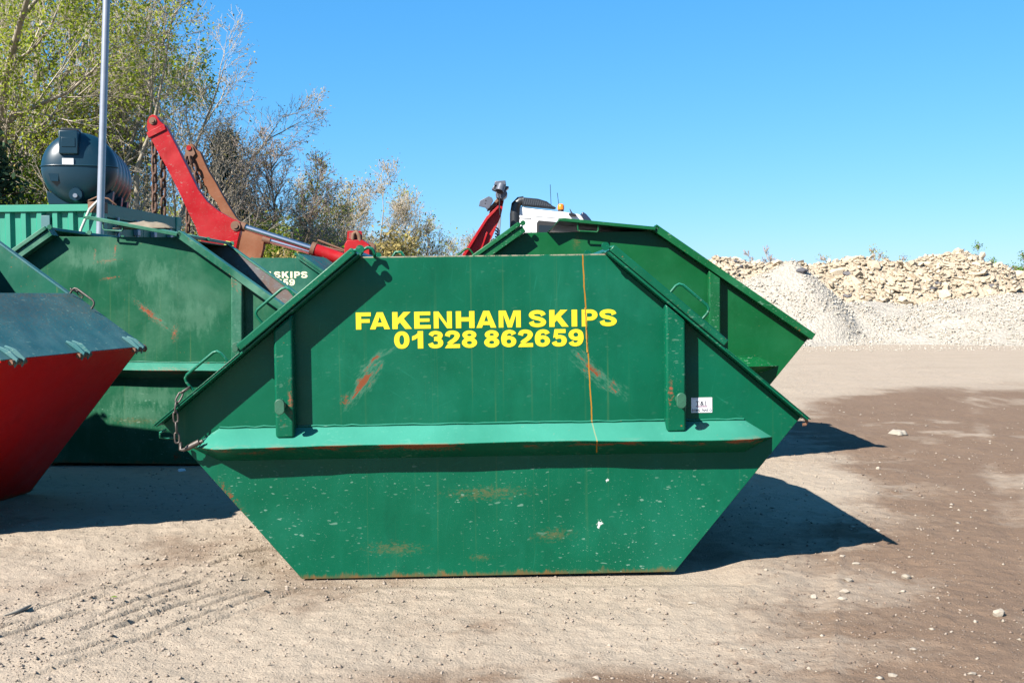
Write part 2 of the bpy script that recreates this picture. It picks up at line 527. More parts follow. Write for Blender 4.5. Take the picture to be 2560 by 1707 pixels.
# ------------------------------------------------------------------ ground
def ground_h(x, y):
    near = sstep(y, 40, 14)
    h = (fbm(x * 0.35, y * 0.35, 3) - 0.5) * 0.05 * near
    h += (fbm(x * 2.2 + 9, y * 2.2, 4) - 0.5) * 0.030 * near
    h += (fbm(x * 11 + 3, y * 11, 4, 0.6) - 0.5) * 0.022 * near
    # broken tyre-tread grooves, front left
    ux, uy = 0.468, 0.884
    u = x * ux + y * uy
    w = x * uy - y * ux
    zone = sstep(np.abs(w + 4.15 + 0.10 * np.sin(u * 0.8)), 0.62, 0.30) * sstep(u, 2.4, 3.2) * sstep(u, 6.2, 5.0)
    gr = np.abs(((w + 0.012 * np.sin(u * 7)) / 0.115) % 1.0 - 0.5)
    brk = sstep(fbm(u * 2.4, w * 9.0, 3), 0.45, 0.62)
    h -= 0.045 * sstep(gr, 0.20, 0.05) * zone * brk
    h += 0.010 * sstep(gr, 0.12, 0.30) * sstep(gr, 0.42, 0.30) * zone * brk
    # a wheel rut with a small ridge, front right
    xr = 1.33 + (y - 4.45) * 0.318
    d = x - xr
    zr = sstep(y, 3.2, 4.2) * sstep(y, 7.6, 6.6)
    h += zr * (0.009 * np.exp(-(d / 0.03) ** 2) - 0.012 * np.exp(-((d + 0.13) / 0.11) ** 2)) * (0.4 + fbm(y * 2.0, x * 2.0, 2))
    d2 = x - (2.2 + (y - 4.4) * 0.40)
    h -= 0.012 * np.exp(-(d2 / 0.14) ** 2) * sstep(y, 12, 9)
    # flatter pads under the skips, small mound under the red one
    for cx, cy, rx, ry in ((-0.13, 6.7, 1.25, 0.95), (0.70, 10.6, 1.3, 1.0), (-3.6, 10.9, 1.3, 1.0), (-3.65, 16.3, 1.3, 1.0)):
        q = np.maximum(np.abs(x - cx) / rx, np.abs(y - cy) / ry)
        pad = sstep(q, 1.18, 0.98)
        h = h * (1 - pad) - 0.028 * pad
    h += 0.05 * np.exp(-(((x + 4.6) / 1.3) ** 2 + ((y - 7.8) / 1.2) ** 2))
    return h


def lines(*spans):
    out = []
    for a, b, n, mode in spans:
        if mode == 'lin':
            out.append(np.linspace(a, b, n, endpoint=False))
        else:
            s = np.sign(b)
            out.append(s * np.geomspace(abs(a), abs(b), n, endpoint=False))
    return np.concatenate(out)


gx = np.concatenate([-np.geomspace(6.0, 900, 40)[::-1], np.linspace(-6, -3.2, 60)[1:], np.linspace(-3.2, 3.4, 340)[1:], np.linspace(3.4, 9, 110)[1:], np.geomspace(9, 900, 40)[1:]])
gy = np.concatenate([-np.geomspace(2.0, 300, 14)[::-1], np.linspace(-2, 3.1, 12)[1:], np.linspace(3.1, 7.4, 240)[1:], np.linspace(7.4, 14, 170)[1:], np.linspace(14, 40, 90)[1:], np.geomspace(40, 1500, 30)[1:]])
GX, GY = np.meshgrid(gx, gy)
GZ = ground_h(GX, GY)
nx, ny = len(gx), len(gy)
idx = np.arange(nx * ny).reshape(ny, nx)
GF = np.stack([idx[:-1, :-1], idx[:-1, 1:], idx[1:, 1:], idx[1:, :-1]], -1).reshape(-1, 4)

# where the yard is damp and brown
w1 = (fbm(GX * 0.9, GY * 0.9, 4) - 0.5) * 2.2
bx = np.interp(GY, [2, 4.2, 5.3, 6.6, 8.2, 10, 12.5, 15.5, 17.5, 19], [0.35, 0.75, 1.05, 1.6, 2.6, 2.9, 2.9, 4.2, 5.8, 9.0])
soft = np.interp(GY, [4, 6.5, 9, 18], [1.5, 1.2, 0.8, 1.2])
damp = sstep((GX - bx + w1 * 0.75) / soft, -0.4, 0.9) * sstep(GY + w1 * 1.3, 19.6, 15.4)
mott = fbm(GX * 1.6 + 31, GY * 2.6 + 8, 5, 0.6)
d2_ = GX - (2.2 + (GY - 4.4) * 0.40)
d3_ = GX - (3.1 + (GY - 6.0) * 0.30 + 0.04 * (GY - 6.0) ** 2)
trk = np.exp(-(d2_ / 0.13) ** 2) + np.exp(-((d2_ - 1.7) / 0.15) ** 2) + np.exp(-(d3_ / 0.10) ** 2)
damp *= 1 - 0.45 * np.clip(trk, 0, 1) * sstep(fbm(GX * 3, GY * 1.2, 3), 0.35, 0.6)
damp *= np.clip(np.interp(GX - bx, [-0.5, 1.2], [0.25, 0.80]) + 0.9 * sstep(mott, 0.38, 0.62), 0, 1) * np.interp(GX, [0, 1.6, 3.0], [0.62, 0.85, 1.0])
damp *= 1 - 0.6 * sstep(fbm(GX * 0.8 + 3, GY * 0.8 + 40, 5, 0.6), 0.58, 0.70) * sstep(GX, 3.0, 4.5)
pat = sstep(fbm(GX * 1.1 + 70, GY * 1.1 + 22, 5, 0.65), 0.55, 0.78) * 0.42 * sstep(GY, 14, 6)
spot = np.exp(-(((GX - 0.15) / 0.75) ** 2 + ((GY - 4.15) / 0.22) ** 2)) * 1.1 * sstep(mott, 0.3, 0.55)
spot += np.exp(-(((GX + 0.25) / 0.30) ** 2 + ((GY - 4.95) / 0.16) ** 2)) * 0.5 * sstep(mott, 0.35, 0.55)
wet = np.clip(np.maximum(damp, np.maximum(pat, spot)), 0, 1)

t = NT('yard_dirt')
pos = t.geo('Position')
at_ = t.node('ShaderNodeAttribute', attribute_name='damp')
dampv = at_.outputs['Fac']
n1 = t.noise(pos, 1.2, 6, 0.6)
n2 = t.noise(pos, 14, 6, 0.65)
n3 = t.noise(pos, 90, 4, 0.6)
far_n = t.noise(t.mapv(pos, (0.25, 1.2, 1)), 1.0, 6, 0.6)
dry = t.mix(n1, (0.340, 0.275, 0.208), (0.425, 0.350, 0.270))
dry = t.mix(t.m('MULTIPLY', t.step(n2, 0.52, 0.75), 0.5), dry, (0.255, 0.198, 0.148))
dry = t.mix(t.m('MULTIPLY', t.step(far_n, 0.50, 0.72), 0.25), dry, (0.29, 0.225, 0.165))
wetc = t.mix(n1, (0.158, 0.104, 0.070), (0.225, 0.154, 0.106))
wetc = t.mix(t.m('MULTIPLY', t.step(n2, 0.50, 0.78), 0.55), wetc, (0.105, 0.068, 0.046))
dm = t.step(t.m('ADD', dampv, t.m('MULTIPLY', t.m('SUBTRACT', n2, 0.5), 0.5)), -0.06, 0.78)
c = t.mix(dm, dry, wetc)
pv = t.voro(pos, 60, 'Distance')
pc = t.node('ShaderNodeTexVoronoi')
t.put(pc.inputs['Vector'], pos)
pc.inputs['Scale'].default_value = 60
peb = t.m('MULTIPLY', t.step(pv, 0.30, 0.18), t.step(t.xyz(pc.outputs['Color'])[0], 0.80, 0.84))
c = t.mix(t.m('MULTIPLY', peb, 0.6), c, (0.36, 0.31, 0.25))
c = t.mix(t.m('MULTIPLY', t.step(n3, 0.60, 0.8), 0.35), c, (0.20, 0.155, 0.12))
hgt = t.m('ADD', t.m('ADD', t.m('MULTIPLY', n3, 0.5), n2), t.m('MULTIPLY', peb, 0.5))
nb = t.bump(hgt, 0.85, 0.02)
M['dirt'] = t.bsdf(c, 0.95, 0.0, nb, 0.12)
ground = np_mesh('ground', np.stack([GX, GY, GZ], -1).reshape(-1, 3), GF, M['dirt'], smooth=True)
at = ground.data.attributes.new('damp', 'FLOAT', 'POINT')
at.data.foreach_set('value', wet.astype(np.float32).ravel())
tag(ground, 'pale dusty yard floor with brown damp patches and tyre marks', kind='structure')


# rocks -------------------------------------------------------------
def rock_mesh(name, seed, mat, flat=0.6, n=14, slab=False):
    import bmesh
    rnd = random.Random(seed)
    bm = bmesh.new()
    for i in range(n):
        v = Vector((rnd.gauss(0, 1), rnd.gauss(0, 1), rnd.gauss(0, 1))).normalized()
        if slab:
            v = Vector((v.x, v.y * 0.8, math.copysign(0.30 + 0.08 * rnd.random(), v.z)))
        bm.verts.new((v.x, v.y * rnd.uniform(0.7, 1), v.z * flat))
    r = bmesh.ops.convex_hull(bm, input=bm.verts)
    bmesh.ops.delete(bm, geom=[g for g in r['geom_interior'] if isinstance(g, bmesh.types.BMVert)], context='VERTS')
    me = bpy.data.meshes.new(name)
    bm.to_mesh(me)
    bm.free()
    me.materials.append(mat)
    return me


def scatter(name, P, S, mat, seed=0, flat=0.6, parent=None):
    """many small irregular stones in one mesh"""
    rng = np.random.default_rng(seed)
    ov = np.array([(1, 0, 0), (-1, 0, 0), (0, 1, 0), (0, -1, 0), (0, 0, 1), (0, 0, -1)], float)
    of = np.array([(0, 2, 4), (2, 1, 4), (1, 3, 4), (3, 0, 4), (2, 0, 5), (1, 2, 5), (3, 1, 5), (0, 3, 5)])
    n = len(P)
    a = rng.random(n) * 6.28
    V = ov[None] * rng.uniform(0.55, 1.25, (n, 6, 1))
    V = V + rng.uniform(-0.22, 0.22, (n, 6, 3))
    V[:, :, 2] *= flat
    ca, sa = np.cos(a)[:, None], np.sin(a)[:, None]
    X = V[:, :, 0] * ca - V[:, :, 1] * sa
    Y = V[:, :, 0] * sa + V[:, :, 1] * ca
    tl = rng.uniform(-0.5, 0.5, n)[:, None]
    Z = V[:, :, 2] + tl * X
    V = np.stack([X, Y, Z], -1) * np.asarray(S)[:, None, None] + np.asarray(P)[:, None, :]
    F = (of[None] + (np.arange(n) * 6)[:, None, None]).reshape(-1, 3)
    return np_mesh(name, V.reshape(-1, 3), F, mat, parent)


def stone_mat(name, a, b, dark=0.4):
    t = NT(name)
    rp = t.geo('Random Per Island')
    o = t.geo('Position')
    c = t.mix(rp, a, b)
    c = t.mix(t.m('MULTIPLY', t.step(t.noise(o, 25, 5, 0.65), 0.45, 0.7), dark), c, tuple(x * 0.55 for x in a))
    return t.bsdf(c, 0.92, 0.0, t.bump(t.noise(o, 60, 4), 0.5, 0.01), 0.15)


M['pebble'] = stone_mat('yard_pebbles', (0.26, 0.205, 0.16), (0.38, 0.31, 0.25))
M['pebble_dark'] = stone_mat('damp_clods', (0.13, 0.095, 0.075), (0.26, 0.19, 0.145))
M['stone'] = stone_mat('pale_stone', (0.31, 0.262, 0.205), (0.40, 0.345, 0.28))
M['gravel'] = stone_mat('heap_gravel', (0.33, 0.292, 0.24), (0.54, 0.495, 0.42))
M['chunk'] = stone_mat('broken_concrete', (0.34, 0.272, 0.19), (0.56, 0.465, 0.345))

rng = np.random.default_rng(11)


def ground_pts(n, d0, d1, spread, pw=1.6):
    y = d0 + (d1 - d0) * rng.random(n) ** pw
    x = (rng.random(n) * 2 - 1) * y * spread
    return x, y


x, y = ground_pts(15000, 3.2, 10.5, 0.52)
keep = fbm(x * 2 + 4, y * 2, 3) > 0.40
x, y = x[keep], y[keep]
dsel = np.interp(y, [2, 4.2, 5.3, 6.6, 8.2, 10], [0.35, 0.75, 1.05, 1.6, 2.6, 2.9])
s = 0.003 + 0.009 * rng.random(len(x)) ** 3 + 0.010 * (rng.random(len(x)) > 0.985)
z = ground_h(x, y) + s * 0.25
lt = (x < dsel) | (rng.random(len(x)) > 0.72)
tag(scatter('grit', np.stack([x, y, z], -1)[lt], s[lt], M['pebble'], 3), kind='stuff', label='fine pale grit scattered over the yard floor')
tag(scatter('clods', np.stack([x, y, z], -1)[~lt], s[~lt], M['pebble_dark'], 4), kind='stuff', label='small brown clods on the damp part of the yard')
# loose clods thrown up in bands near the treads
x = rng.normal(0, 1, 1800)
u = rng.random(1800) * 3.4 + 2.9
w = -4.15 + x * 0.45
px, py = u * 0.468 + w * 0.884, u * 0.884 - w * 0.468
s = 0.004 + 0.012 * rng.random(1800) ** 3
tag(scatter('tread_crumbs', np.stack([px, py, ground_h(px, py) + s * 0.3], -1), s, M['pebble'], 6), kind='stuff', label='crumbs of dirt thrown up along the tyre grooves')
# stones of all sizes pressed into the brown part
x = rng.uniform(1.2, 7.5, 1100)
y = 4.2 + 11 * rng.random(1100) ** 1.3
s = 0.005 + 0.016 * rng.random(1100) ** 3
tag(scatter('pressed_stones', np.stack([x, y, ground_h(x, y) + s * 0.15], -1), s, M['stone'], 7, 0.5), kind='stuff', label='small pale stones pressed into the brown part of the yard')

# ------------------------------------------------------------------ lettering
def spline(pts, n=10):
    """Catmull-Rom through the points"""
    P = [Vector(p) for p in pts]
    P = [P[0] * 2 - P[1]] + P + [P[-1] * 2 - P[-2]]
    out = []
    for i in range(1, len(P) - 2):
        for k in range(n):
            s = k / n
            a, b, c_, d = P[i - 1], P[i], P[i + 1], P[i + 2]
            out.append(0.5 * ((2 * b) + (c_ - a) * s + (2 * a - 5 * b + 4 * c_ - d) * s * s + (3 * b - a - 3 * c_ + d) * s ** 3))
    out.append(P[-2])
    return out


def stroke(pts, wx, wy, closed=False, n=8):
    if closed:
        P = [Vector(p) for p in pts]
    else:
        P = spline(pts, n)
    L, Rr = [], []
    k = len(P)
    for i in range(k):
        d = (P[(i + 1) % k] - P[i - 1]) if closed else (P[min(i + 1, k - 1)] - P[max(i - 1, 0)])
        d.normalize()
        nn = Vector((-d.y * wx / 2, d.x * wy / 2))
        L.append(P[i] + nn)
        Rr.append(P[i] - nn)
    m_ = k if closed else k - 1
    return [[L[i], L[(i + 1) % k], Rr[(i + 1) % k], Rr[i]] for i in range(m_)]


def ell(cx, cy, rx, ry, n=36, pw=1.0):
    f = lambda v: math.copysign(abs(v) ** pw, v)
    return [(cx + rx * f(math.cos(2 * math.pi * i / n)), cy + ry * f(math.sin(2 * math.pi * i / n))) for i in range(n)]


def q(x0, y0, x1, y1):
    return [(x0, y0), (x1, y0), (x1, y1), (x0, y1)]


# heavy grotesque capitals: each glyph is a list of polygons; nominal height 138 (digits 142)
def glyph(ch):
    if ch == 'F':
        return [q(0, 0, 43, 138), q(43, 107, 121, 138), q(43, 54, 112, 84)]
    if ch == 'E':
        return [q(0, 0, 43, 138), q(43, 109, 131, 138), q(43, 56, 124, 83), q(43, 0, 133, 30)]
    if ch == 'A':
        return [[(0, 0), (45, 0), (53, 23), (64, 53), (81, 103), (81, 138), (57, 138)], [(162, 0), (117, 0), (109, 23), (98, 53), (81, 103), (81, 138), (106, 138)], [(53, 23), (109, 23), (98, 53), (64, 53)]]
    if ch == 'K':
        return [q(0, 0, 43, 138), [(43, 86), (43, 34), (62, 54), (104, 0), (158, 0), (93, 84), (149, 138), (92, 138)]]
    if ch == 'N':
        return [q(0, 0, 40, 138), q(108, 0, 148, 138), [(40, 138), (40, 98), (108, 0), (108, 40)]]
    if ch == 'H':
        return [q(0, 0, 43, 138), q(109, 0, 152, 138), q(43, 54, 109, 88)]
    if ch == 'M':
        return [[(0, 0), (38, 0), (38, 105), (58, 138), (0, 138)], [(180, 0), (142, 0), (142, 105), (122, 138), (180, 138)], [(38, 105), (73, 0), (90, 0), (90, 54), (58, 138)], [(142, 105), (107, 0), (90, 0), (90, 54), (122, 138)]]
    if ch == 'I':
        return [q(0, 0, 46, 138)]
    if ch == 'P':
        out = [(72 + 58 * math.sin(a), 93 + 45 * math.cos(a)) for a in [math.pi * i / 14 for i in range(15)]]
        inn = [(64 + 23 * math.sin(a), 93 + 16 * math.cos(a)) for a in [math.pi * i / 14 for i in range(15)]]
        out, inn = [(43, 138)] + out + [(43, 48)], [(43, 109)] + inn + [(43, 77)]
        return [q(0, 0, 43, 138)] + [[out[i], out[i + 1], inn[i + 1], inn[i]] for i in range(len(out) - 1)]
    if ch == 'S':
        return stroke([(121, 95), (107, 116), (72, 123), (36, 117), (22, 99), (38, 80), (72, 71), (106, 59), (121, 40), (106, 21), (70, 15), (34, 22), (20, 45)], 42, 31)
    if ch == '0':
        return stroke(ell(61.5, 71, 41, 55, 40, 0.9), 42, 32, True)
    if ch == '1':
        return [q(46, 0, 90, 142), [(46, 142), (52, 142), (46, 142)][:0] or [(46, 88), (46, 126), (30, 112), (0, 99), (0, 66), (24, 74)], [(46, 142), (46, 126), (54, 142)]]
    if ch == '2':
        return stroke([(20, 96), (32, 121), (62, 127), (92, 119), (101, 98), (84, 71), (50, 47), (34, 32)], 42, 31) + [[(0, 0), (123, 0), (123, 32), (22, 32)]]
    if ch == '3':
        return stroke([(21, 104), (36, 122), (62, 127), (91, 120), (99, 103), (87, 86), (50, 78)], 41, 29) + stroke([(50, 75), (88, 69), (102, 44), (90, 22), (60, 15), (31, 21), (19, 42)], 42, 30)
    if ch == '8':
        return stroke(ell(61.5, 105, 37, 23, 32), 40, 27, True) + stroke(ell(61.5, 42, 41, 28, 32), 42, 29, True)
    if ch in '69':
        g = stroke(ell(63, 47, 40, 32, 32), 41, 29, True) + stroke([(104, 104), (92, 121), (64, 127), (36, 115), (22, 82), (22, 50)], 42, 30)
        if ch == '9':
            g = [[(124 - p[0], 142 - p[1]) for p in pl] for pl in g]
        return g
    if ch == '5':
        return [[(24, 142), (114, 142), (114, 110), (52, 110), (48, 84), (12, 70)]] + stroke([(30, 74), (62, 80), (92, 72), (102, 47), (90, 22), (60, 15), (31, 21), (19, 40)], 42, 30)
    return []


LINE1 = list(zip('FAKENHAMSKIPS', (117, 230, 412, 590, 748, 928, 1095, 1277, 1522, 1690, 1872, 1955, 2100)))
LINE2 = list(zip('01328862659', (425, 570, 700, 836, 975, 1157, 1295, 1432, 1570, 1708, 1845)))


def lettering(parent, mat, x_first, z_top, scale, yface):
    """two lines of heavy capitals on the near side panel"""
    for name, line, top in (('name_word', LINE1[:8], 0.0), ('trade_word', LINE1[8:], 0.0), ('area_code', LINE2[:5], 157.0), ('phone_number', LINE2[5:], 157.0)):
        mb = MB()
        for ch, px in line:
            hgt = 138 if top == 0.0 else 142
            for k, poly in enumerate(glyph(ch)):
                pts = [(x_first + (px - 117 + p[0]) * scale, z_top - (top + hgt - p[1]) * scale) for p in poly]
                dy = 0.0018 + 0.00002 * (k % 50)
                mb.add([(a, yface - dy, b) for a, b in pts], [tuple(range(len(pts)))])
        o = mb.build(name, mat, parent)


# ------------------------------------------------------------------ skips
PROF_A = dict(bl=(-1.03, 0.0), br=(1.03, 0.0), rt=(1.735, 0.848), tr=(0.656, 1.765), tl=(-0.673, 1.765), lt=(-1.765, 0.868))
PROF_B = dict(bl=(-1.055, 0.0), br=(1.055, 0.0), rt=(1.98, 1.115), tr=(0.57, 2.10), tl=(-0.57, 2.10), lt=(-1.98, 1.115))


def along(a, b, s):
    return (a[0] + (b[0] - a[0]) * s, a[1] + (b[1] - a[1]) * s)


def slope_poly(a, b, s0, s1, o0, o1):
    """strip following the edge a->b between offsets o0..o1 along the outward (upper) normal"""
    p, r = along(a, b, s0), along(a, b, s1)
    dx, dz = b[0] - a[0], b[1] - a[1]
    L = math.hypot(dx, dz)
    nx_, nz_ = -dz / L, dx / L
    if nz_ < 0:
        nx_, nz_ = -nx_, -nz_
    return [(p[0] + nx_ * o0, p[1] + nz_ * o0), (r[0] + nx_ * o0, r[1] + nz_ * o0), (r[0] + nx_ * o1, r[1] + nz_ * o1), (p[0] + nx_ * o1, p[1] + nz_ * o1)]


def slope_pt(a, b, s, off):
    return slope_poly(a, b, s, s, off, off)[0]


def handle(parent, mat, a, b, s0, s1, off, h, y, r=0.008, name='handle'):
    k = 0.012
    p0, p1 = slope_pt(a, b, s0, off), slope_pt(a, b, s1, off)
    t0, t1 = slope_pt(a, b, s0, off + h), slope_pt(a, b, s1, off + h)

    def v(p):
        return Vector((p[0], y, p[1]))
    p0, p1, t0, t1 = v(p0), v(p1), v(t0), v(t1)
    d = (t1 - t0).normalized()
    u = (t0 - p0).normalized()
    c = 0.028
    pts = [p0, t0 - u * c, t0 - u * c * 0.3 + d * c * 0.3, t0 + d * c, t1 - d * c, t1 - d * c * 0.3 - u * c * 0.3, t1 - u * c, p1]
    return MB().tube(pts, r, 8).build(name, mat, parent, smooth=60)


def make_skip(label, loc, rotz, tilt, P, W, mats, ledge, posts, right_lid='closed', left_lid='closed', flange=0.12, rail=0.012, lug_z=0.97, rim_mat=None, far_rail=0.062, post_top_cut=True, lip=True, rise=0.085, inside=None, end_mat=None):
    pm, tm, lm = mats
    root = thing('skip', label, 'skip', loc, rotz, 'lidded skips standing in the yard')
    root.rotation_euler = (0, tilt, rotz)
    T = 0.010
    outline = [P['bl'], P['br'], P['rt'], P['tr'], P['tl'], P['lt']]
    inside = inside or pm
    for y0, mt in ((0.0, pm), (W - T, inside)):
        MB().prism(outline, y0, y0 + T).build('side_panel', mt, root, bevel=0.002)
    # sloping end plates below the tips, floor, roof plate
    for a, b in ((P['bl'], P['lt']), (P['br'], P['rt'])):
        pl = slope_poly(a, b, 0.0, 1.0, 0.0, 0.010)
        MB().prism(pl, T + 0.001, W - T - 0.001).build('end_plate', end_mat or pm, root)
    MB().box(P['bl'][0] + 0.02, P['br'][0] - 0.02, T + 0.001, W - T - 0.001, 0.004, 0.016).build('floor_plate', pm, root)
    MB().box(P['tl'][0] + 0.005, P['tr'][0] - 0.005, T + 0.001, W - T - 0.001, P['tl'][1] - 0.014, P['tl'][1] - 0.002).build('roof_plate', lm, root)
    # rim flanges on both slopes, both sides
    for a, b in ((P['lt'], P['tl']), (P['rt'], P['tr'])):
        for y0, y1 in ((-flange, T + 0.012), (W - T - 0.012, W + flange)):
            MB().prism(slope_poly(a, b, -0.004, 1.004, 0.002, 0.002 + (rail if y0 < 0 else min(rail, far_rail))), y0, y1).build('rim_flange', rim_mat or tm, root, bevel=0.003)
        pa = slope_poly(a, b, -0.012, 0.012, 0.002, 0.020)
        MB().prism(pa, T + 0.014, W - T - 0.014).build('tip_bar', tm, root, bevel=0.003)
    # load ledge along each long side
    zt, zl, zb, out, xl, xr, tl_, tr_ = ledge
    for sgn in (0, 1):
        Y = (lambda v: v - 0.0) if sgn == 0 else (lambda v: W - v)
        e = 0.0005
        N_ = 26
        rw = random.Random(int(loc[1] * 10) + sgn)
        ph = [rw.uniform(0, 6.28) for _ in range(3)]
        vs = []
        for i in range(N_ + 1):
            xx_ = xl + (xr - xl) * i / N_
            w_ = 0.0045 * math.sin(xx_ * 2.1 + ph[0]) + 0.003 * math.sin(xx_ * 5.3 + ph[1]) + 0.0012 * rw.uniform(-1, 1)
            vs += [(xx_, Y(-e), zt), (xx_, Y(-out + w_), zl + 0.8 * w_), (xx_, Y(-e), zb)]
        fs = []
        for i in range(N_):
            k_ = 3 * i
            fs += [(k_, k_ + 1, k_ + 4, k_ + 3), (k_ + 1, k_ + 2, k_ + 5, k_ + 4)]
        n_ = len(vs)
        vs += [(tl_, Y(-e), zl - 0.01), (tr_, Y(-e), zl - 0.01)]
        k_ = 3 * N_
        fs += [(n_, 1, 0), (n_, 2, 1), (n_ + 1, k_, k_ + 1), (n_ + 1, k_ + 1, k_ + 2)]
        MB().add(vs, fs).build('load_ledge', tm, root, bevel=0.004)
        # weld bead above the ledge
        n = 60
        pts = [(xl + (xr - xl) * i / n, Y(-0.003), zt + 0.003 + 0.003 * random.uniform(-1, 1)) for i in range(n + 1)]
        MB().tube(pts, [0.005 + 0.0025 * random.random() for _ in range(n + 1)], 6).build('weld_bead', tm, root, smooth=80)
    # lifting posts standing on the ledge, with lugs
    for (x0, x1) in posts:
        side = ('lt', 'tl') if x0 < 0 else ('rt', 'tr')
        a, b = P[side[0]], P[side[1]]

        def ztop(x):
            return a[1] + (b[1] - a[1]) * (x - a[0]) / (b[0] - a[0]) - 0.006
        for sgn in (0, 1):
            ya, yb = (-0.088, -0.0005) if sgn == 0 else (W + 0.0005, W + 0.088)
            k = 0.088 / out
            zf = zt + (zl - zt) * k + 0.002
            tops = (min(ztop(x0), P['tl'][1]), min(ztop(x1), P['tl'][1]))
            if sgn == 0:
                yo, yi = ya, yb
            else:
                yo, yi = yb, ya
            vs = [(x0, yo, zf), (x1, yo, zf), (x1, yi, zt + 0.001), (x0, yi, zt + 0.001), (x0, yo, tops[0]), (x1, yo, tops[1]), (x1, yi, tops[1]), (x0, yi, tops[0])]
            post = MB().add(vs, [(0, 1, 2, 3), (4, 7, 6, 5), (0, 4, 5, 1), (1, 5, 6, 2), (2, 6, 7, 3), (3, 7, 4, 0)]).build('lifting_post', tm, root, bevel=0.014, seg=3)
            xm = (x0 + x1) / 2 + (-0.008 if x0 < 0 else 0.012)
            d = -1 if sgn == 0 else 1
            yb0 = yo
            mb = MB().cyl((xm, yb0, lug_z), (0, d, 0), 0.021, 0.075, 16)
            mb.prism([(xm + 0.026 * math.cos(t_), lug_z + math.copysign(0.016, math.sin(t_)) + 0.026 * math.sin(t_)) for t_ in [2 * math.pi * (i + 0.5) / 24 for i in range(24)]], yb0 + d * 0.075, yb0 + d * 0.095)
            mb.build('lifting_lug', M['lug'], root, bevel=0.003, smooth=45)
    # lids on the slopes
    for side, state in (('l', left_lid), ('r', right_lid)):
        a, b = (P['lt'], P['tl']) if side == 'l' else (P['rt'], P['tr'])
        ov = flange + 0.02
        if state == 'closed':
            lid = MB().prism(slope_poly(a, b, 0.43, 1.0, rail + 0.006, rail + 0.046), -ov, W + ov).build('lid', lm, root, bevel=0.006)
            handle(lid, tm, a, b, 0.555, 0.715, rail + 0.046, 0.075, -ov + 0.05)
            for yy in (-ov + 0.012, W * 0.5, W + ov - 0.03):
                c = slope_pt(a, b, 1.0, rail + 0.03)
                sx = 1 if side == 'l' else -1
                MB().cyl((c[0] + sx * 0.035, yy, c[1] + 0.004), (0, 1, 0), 0.022, 0.018, 14).tube([(c[0] + sx * 0.035, yy + 0.009, c[1] + 0.004), (c[0] - sx * 0.02, yy + 0.009, c[1] - 0.012)], 0.010, 6).build('hinge', tm, lid, smooth=50)
        if state in ('closed', 'lower'):
            low = MB().prism(slope_poly(a, b, -0.01, 0.42 if state == 'closed' else 0.40, rail + 0.002, rail + 0.007), -flange - 0.004, W + flange + 0.004).build('lower_lid', lm, root, bevel=0.003)
            if side == 'l' and state == 'closed':
                handle(low, tm, a, b, 0.19, 0.36, rail + 0.014, 0.085, -flange + 0.03)
            for yy in ((-0.06, W * 0.5, W + 0.06) if side == 'r' else ()):
                c = slope_pt(a, b, 0.004, 0.0)
                MB().tube([(c[0] + (0.03 if side == 'r' else -0.03) * f_, yy, c[1] + g_) for f_, g_ in ((0, 0.01), (0.5, 0.0), (0.8, -0.02), (0.5, -0.035), (0.0, -0.035))], 0.009, 6).build('latch_lug', M['rim_rust'], low, smooth=60)
        if state == 'lower':
            for yy in (0.10, W * 0.5, W - 0.10):
                br = slope_poly(a, b, 0.0, 0.085, rail + 0.008, rail + 0.022)
                pr_ = slope_pt(a, b, -0.022, rail - 0.004)
                c0, c1 = slope_pt(a, b, 0.055, rail + 0.03), slope_pt(a, b, 0.02, rail + 0.03)
                mb = MB().prism([slope_pt(a, b, 0.06, rail + 0.008), slope_pt(a, b, 0.06, rail + 0.02), slope_pt(a, b, 0.02, rail + 0.04), slope_pt(a, b, -0.03, rail + 0.03), slope_pt(a, b, -0.035, rail - 0.03), slope_pt(a, b, -0.015, rail + 0.008)], yy - 0.045, yy - 0.028)
                mb.prism([slope_pt(a, b, 0.06, rail + 0.008), slope_pt(a, b, 0.06, rail + 0.02), slope_pt(a, b, 0.02, rail + 0.04), slope_pt(a, b, -0.03, rail + 0.03), slope_pt(a, b, -0.035, rail - 0.03), slope_pt(a, b, -0.015, rail + 0.008)], yy + 0.028, yy + 0.045)
                mb.build('latch_bracket', lm, low, bevel=0.003)
                MB().cyl((pr_[0], yy - 0.075, pr_[1]), (0, 1, 0), 0.017, 0.15, 12).build('latch_pin', M['rim_rust'], low, smooth=40)
        if state == 'flipped':
            z = P['tl'][1] - 0.012
            x0, x1 = P['tr'][0] - 0.84, P['tr'][0] + 0.02
            ang = math.atan2(-rise, x1 - x0)
            vs = [(x0, z + 0.02 + rise), (x1, z + 0.014), (x1, z + 0.045), (x0 + 0.05, z + 0.045 + rise), (x0, z + 0.042 + rise)]
            lid = MB().prism(vs, -ov, W + ov).build('lid', lm, root, bevel=0.004)
            if lip:
             MB().add([(x0, -ov + 0.003, z + 0.022 + rise), (x0, W + ov - 0.003, z + 0.022 + rise), (x0 - 0.10, W + ov - 0.03, z + 0.012), (x0 - 0.10, -ov + 0.03, z + 0.012),
                      (x0 + 0.004, -ov + 0.003, z + 0.022 + rise), (x0 + 0.004, W + ov - 0.003, z + 0.022 + rise), (x0 - 0.094, W + ov - 0.03, z + 0.012), (x0 - 0.094, -ov + 0.03, z + 0.012)],
                     [(0, 1, 2, 3), (7, 6, 5, 4), (0, 3, 7, 4), (1, 5, 6, 2), (3, 2, 6, 7), (0, 4, 5, 1)]).build('lid_lip', lm, lid)
            hx = x0 + 0.17
            zz = z + 0.02 + rise * 0.82
